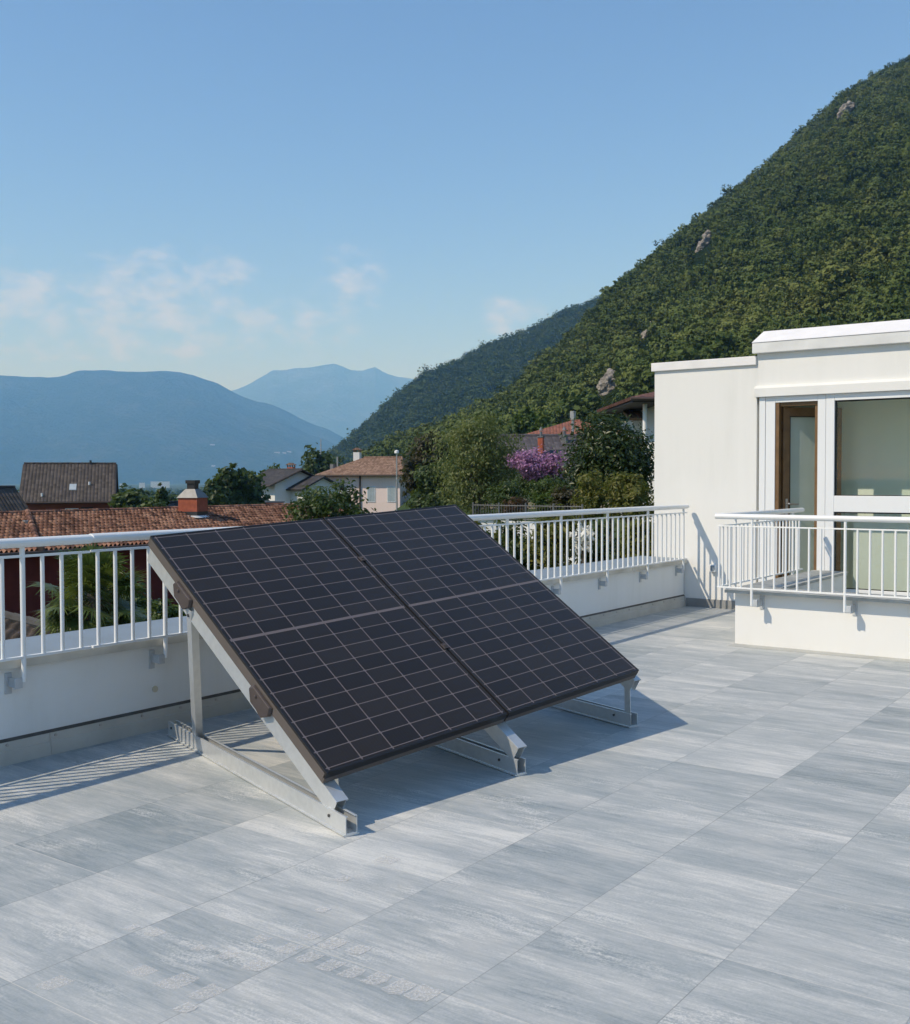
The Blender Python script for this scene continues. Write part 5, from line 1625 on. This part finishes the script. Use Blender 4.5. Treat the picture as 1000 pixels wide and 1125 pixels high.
    tag(b.build('radio_mast', M_PIPE), 'thin grey lattice mast on the left end of the middle ridge', 'mast')


build_far_houses()


# ------------------------------------------------------------------ plants
def palm():
    D = 21.0
    c = at(104, 652, D)
    g = gz(c)
    rng = np.random.default_rng(3)
    t = thing('fan_palm', 'bushy fan palm with drooping fronds between the railing and the red house', 'palm', (c.x, c.y, g))
    b = MB(); b.tube([(c.x, c.y, g - 0.2), (c.x + 0.05, c.y, (g + c.z) / 2), (c.x, c.y, c.z)], [0.20, 0.16, 0.14], 10); b.build('trunk', M_BARK, t, smooth=True)
    st = MB(); V = []; F = []
    heart = np.array([c.x, c.y, c.z - 0.1])
    for k in range(95):
        az = rng.uniform(0, 2 * np.pi); el = rng.uniform(-1.15, 1.25)
        d = np.array([math.cos(az) * math.cos(el), math.sin(az) * math.cos(el), math.sin(el)])
        Lp = rng.uniform(0.45, 0.85)
        tip = heart + d * Lp + np.array([0, 0, -0.10 * (1 - math.sin(el))])
        st.tube([heart + d * 0.05, heart + d * Lp * 0.55 + np.array([0, 0, 0.02]), tip], [0.014, 0.011, 0.008], 5)
        # fan of narrow blades
        side = np.cross(d, [0, 0, 1.0]); side /= np.linalg.norm(side) + 1e-9
        upv = np.cross(side, d)
        tilt = rng.uniform(-0.4, 0.5)
        side2 = side * math.cos(tilt) + upv * math.sin(tilt)
        R0 = rng.uniform(0.45, 0.68)
        nb = 26
        for j in range(nb):
            a = (j / (nb - 1) - 0.5) * math.radians(250)
            bd = d * math.cos(a) + side2 * math.sin(a)
            nn = np.cross(d, side2)
            r_ = R0 * (0.75 + 0.25 * math.cos(a * 0.7)) * rng.uniform(0.92, 1.05)
            wv = np.cross(bd, nn) * 0.020
            p1 = tip + bd * r_ * 0.55 + nn * 0.02; p2 = tip + bd * r_ + np.array([0, 0, -r_ * rng.uniform(0.10, 0.42)])
            i = len(V)
            V += [tip - wv * 0.4, tip + wv * 0.4, p1 + wv, p1 - wv, p2]
            F += [(i, i + 1, i + 2, i + 3), (i + 3, i + 2, i + 4)]
    st.build('leaf_stalks', mat_plain('palm_stalk', (0.07, 0.09, 0.03), 0.6), t, smooth=True)
    b = MB(); b.add(V, F); b.build('fronds', L_PALM, t, fixn=False)


palm()

G_BACK = 'trees among the houses'
plant('bush', 'rounded green bush just right of the brown-roofed house', 'bush', 146, 95, 538, 575, 40, 1800, 0.5, L_MID, G_BACK, seed=2)
plant('conifer_tree', 'small dark spiky conifer left of the hooded chimney', 'tree', 177, 92, 531, 572, 17, 1500, 0.36, L_DEEP, G_BACK, seed=3, k=6)
plant('bush', 'low bush at the foot of the dark conifer', 'bush', 170, 88, 549, 575, 44, 1500, 0.5, L_MID, G_BACK, seed=4)
plant('broadleaf_tree', 'dark tree rising directly behind the hooded chimney', 'tree', 225, 84, 530, 575, 44, 2200, 0.48, L_DEEP, G_BACK, seed=5)
plant('broadleaf_tree', 'tall green tree right of the hooded chimney, leftmost of the row', 'tree', 252, 105, 511, 570, 42, 2600, 0.55, L_DEEP, G_BACK, seed=6)
plant('broadleaf_tree', 'green tree in the middle of the row behind the white chalet', 'tree', 280, 108, 510, 565, 38, 2400, 0.55, L_MID, G_BACK, seed=7)
plant('broadleaf_tree', 'low tree crown showing left of the round tree above the chalet roof', 'tree', 308, 150, 507, 560, 40, 2000, 0.65, L_DEEP, G_BACK, seed=8)
plant('broadleaf_tree', 'mid green tree just behind the left end of the chalet roof', 'tree', 300, 140, 511, 560, 34, 2200, 0.6, L_MID, G_BACK, seed=71)
plant('broadleaf_tree', 'dark tree between the hooded chimney and the taller row', 'tree', 237, 100, 522, 575, 30, 2000, 0.5, L_DEEP, G_BACK, seed=72)
plant('broadleaf_tree', 'low dark tree peeping over the tiled ridge left of the hooded chimney', 'tree', 196, 110, 541, 575, 36, 1800, 0.5, L_DEEP, G_BACK, seed=73)
plant('broadleaf_tree', 'dense round green tree above the white chalet', 'tree', 348, 165, 489, 555, 44, 2800, 0.7, L_DEEP, G_BACK, seed=9)
plant('broadleaf_tree', 'dark tree between the round tree and the pink house roof', 'tree', 374, 190, 497, 555, 26, 1500, 0.7, L_DEEP, G_BACK, seed=10)
plant('leafy_shrub', 'tall leafy shrub growing up in front of the pink house', 'shrub', 366, 46, 533, 600, 84, 3600, 0.22, L_DEEP, seed=11, k=12, clump=0.30, per=10, spread=0.75)
plant('copper_tree', 'dark bronze tree right of the pink house', 'tree', 472, 74, 468, 560, 56, 6500, 0.34, L_BROWN, G_BACK, seed=12, k=12)
plant('copper_tree', 'very dark undergrowth tree below the bronze tree', 'tree', 480, 70, 505, 566, 52, 5000, 0.32, L_DEEP, G_BACK, seed=13, k=9)
plant('garden_bush', 'dark hedge below the bronze tree by the pink house', 'bush', 474, 66, 538, 590, 60, 5200, 0.26, L_DEEP, G_BACK, seed=61, k=12, sub_w=0.7)
plant('birch_tree', 'large feathery grey-green birch in the middle', 'tree', 524, 56, 453, 566, 104, 17000, 0.20, L_WILLOW, G_BACK, seed=14, k=18, droop=1.6, aspect=0.42, clump=0.20)
plant('broadleaf_tree', 'bright green tree behind the birch left of the red roof', 'tree', 573, 125, 444, 500, 30, 2200, 0.55, L_BRIGHT, G_BACK, seed=15)
plant('broadleaf_tree', 'smaller pale green tree touching the red roof', 'tree', 596, 120, 452, 500, 26, 1700, 0.5, L_BRIGHT, G_BACK, seed=16)
plant('broadleaf_tree', 'pale green treetop above the birch', 'tree', 535, 110, 452, 510, 40, 2200, 0.55, L_MID, G_BACK, seed=31)


def blossom_shrub():
    t = plant('flowering_shrub', 'purple-pink flowering shrub in front of the grey-violet roof', 'shrub', 592, 40, 500, 552, 54, 4200, 0.12, L_DEEP, None, seed=17, k=9)
    rng = np.random.default_rng(5)
    top = at(592, 507, 39.6); rx = 62 / FPX * 40 / 2
    bl = blobs_for((top.x, top.y, top.z), rx * 0.95, rx * 0.8, 0.66, 12, rng, 0.7)
    P_, N_ = crown_points(bl, 5200, rng, 0.30, 10, 0.35)
    o = link(bpy.data.objects.new('blossom', leaf_mesh('blossom', P_, N_, 0.10, L_PINK, t, 0.8, -1.5, rng)), t)


blossom_shrub()
G_GARD = 'garden shrubs beyond the railing'
plant('round_shrub', 'dense dark green rounded shrub under the purple blossom', 'shrub', 600, 36, 521, 565, 62, 5200, 0.10, L_MID, G_GARD, seed=18, k=10, per=20)
plant('round_shrub', 'dark green shrub left of the dense rounded one', 'shrub', 560, 37, 528, 568, 44, 3600, 0.11, L_DEEP, G_GARD, seed=19)
plant('rusty_shrub', 'low rusty red shrub behind the mesh fence', 'shrub', 567, 31, 545, 566, 36, 2200, 0.09, L_RUST, G_GARD, seed=20)
plant('round_shrub', 'light olive shrub in front of the rounded dark one', 'shrub', 600, 32, 540, 570, 34, 2400, 0.10, L_BRIGHT, G_GARD, seed=21)
plant('rusty_shrub', 'brownish shrub between the olive shrub and the magnolia', 'shrub', 622, 31, 533, 570, 36, 2200, 0.10, L_BROWN, G_GARD, seed=22)
plant('magnolia_tree', 'dark glossy magnolia left of the white house', 'tree', 671, 33, 452, 560, 92, 17000, 0.16, L_GLOSS, None, seed=23, k=16, per=9, clump=0.30, aspect=0.45)
plant('yellow_shrub', 'yellowish-green shrub in front of the magnolia by the white wall', 'shrub', 694, 27, 520, 575, 64, 4200, 0.14, L_YELLOW, G_GARD, seed=24, k=12, aspect=0.35)
plant('yellow_shrub', 'yellowish-green shrub below the left side of the magnolia', 'shrub', 645, 28, 516, 575, 46, 2600, 0.14, L_YELLOW, G_GARD, seed=25, k=10, aspect=0.35)
# leafy hedge right behind the railing
for i, (px, lab) in enumerate(((520, 'hedge shrub behind the railing nearest the solar panels'), (566, 'hedge shrub behind the railing left of the white flowers'), (612, 'hedge shrub behind the railing next to the white flowers'), (660, 'hedge shrub behind the railing right of the white flowers'), (706, 'hedge shrub behind the railing next to the white house'))):
    plant('hedge_shrub', lab, 'shrub', px, 18.5 + 0.6 * (i % 2), 566, 640, 62, 3400, 0.13, L_DEEP if i % 2 else L_YELLOW, 'hedge shrubs behind the railing', seed=40 + i, k=10, aspect=0.35, trunk=True)
plant('white_flower_shrub', 'shrub covered in white blossom seen through the railing', 'shrub', 641, 16.2, 577, 606, 26, 420, 0.075, L_WHITE, None, seed=50, k=7, per=6, clump=0.35, aspect=0.9, crown='blossom')
# planting round the palm
plant('garden_bush', 'low green bush right of the fan palm', 'bush', 172, 25, 652, 715, 56, 2600, 0.16, L_MID, 'bushes round the palm', seed=51)
plant('garden_bush', 'dark bush behind the fan palm', 'bush', 150, 28, 640, 715, 70, 2600, 0.18, L_DEEP, 'bushes round the palm', seed=52)
plant('garden_bush', 'grassy bush left of the solar panel frame', 'bush', 196, 22, 668, 720, 40, 1800, 0.14, L_BRIGHT, 'bushes round the palm', seed=53)


def garden_fence():
    m = mat_plain('grey_mesh_fence', (0.12, 0.125, 0.125), 0.6, 0.1)
    p0 = at(520, 566, 27.0); p1 = at(640, 567, 25.0)
    t = thing('garden_fence', 'low dark grey bar fence in front of the garden shrubs', 'fence', (p0.x, p0.y, gz(p0)))
    z0 = at(560, 572, 26).z; z1 = at(560, 554, 26.5).z
    d = p1 - p0; n_ = 40
    b = MB()
    for z in (z0 + 0.03, z1 - 0.03): b.tube([(p0.x, p0.y, z), (p1.x, p1.y, z)], 0.014, 6)
    for i in range(n_ + 1):
        q = p0 + d * (i / n_); b.tube([(q.x, q.y, z0), (q.x, q.y, z1 + 0.01)], 0.007, 5)
    b.build('bars', m, t)
    for i in range(0, 5):
        q = p0 + d * (i / 4); c = MB(); c.tube([(q.x, q.y, gz(q) - 0.2), (q.x, q.y, z1 + 0.04)], 0.025, 6); c.build('post', m, t)
    # low plinth under the fence
    c = MB(); n2 = Vector((-d.y, d.x, 0)).normalized() * 0.08
    v = [p0 - n2, p1 - n2, p1 + n2, p0 + n2]
    c.add([Vector((q.x, q.y, -2.2)) for q in v] + [Vector((q.x, q.y, z0 - 0.02)) for q in v], [(3, 2, 1, 0), (4, 5, 6, 7), (0, 1, 5, 4), (1, 2, 6, 5), (2, 3, 7, 6), (3, 0, 4, 7)])
    c.build('plinth', W_WHITE, t)
    # white gate pillar beside the railing
    q = at(534, 580, 21.0); zt = at(534, 570, 21).z
    t = thing('gate_pillar', 'white rendered garden wall end just above the solar panel edge', 'wall', (q.x, q.y, gz(q)))
    Mx = Matrix.Translation((q.x, q.y, 0)) @ Matrix.Rotation(hyaw(-20), 4, 'Z')
    b = MB(); b.box((-0.26, -0.15, -3.0), (0.26, 0.15, zt), Mx); b.build('pillar', W_WHITE, t)
    b = MB(); b.box((-0.31, -0.2, zt + 0.001), (0.31, 0.2, zt + 0.05), Mx); b.build('cap', W_WHITE, t)


garden_fence()


# ------------------------------------------------------------------ air
def build_haze():
    b = MB(); b.box((-24000, -24000, -40), (24000, 24000, 2080))
    t = NT('valley_haze')
    t.t.nodes.remove(t.b)
    v = t.n('ShaderNodeVolumePrincipled')
    v.inputs['Color'].default_value = (0.22, 0.52, 1.0, 1)
    v.inputs['Density'].default_value = 0.000136
    v.inputs['Anisotropy'].default_value = 0.0
    v.inputs['Absorption Color'].default_value = (1, 1, 1, 1)
    t.l(v.outputs[0], t.out.inputs['Volume'])
    o = b.build('haze', t.m)
    tag(o, kind='stuff')
    o['label'] = 'pale blue haze filling the valley'; o['category'] = 'haze'


build_haze()
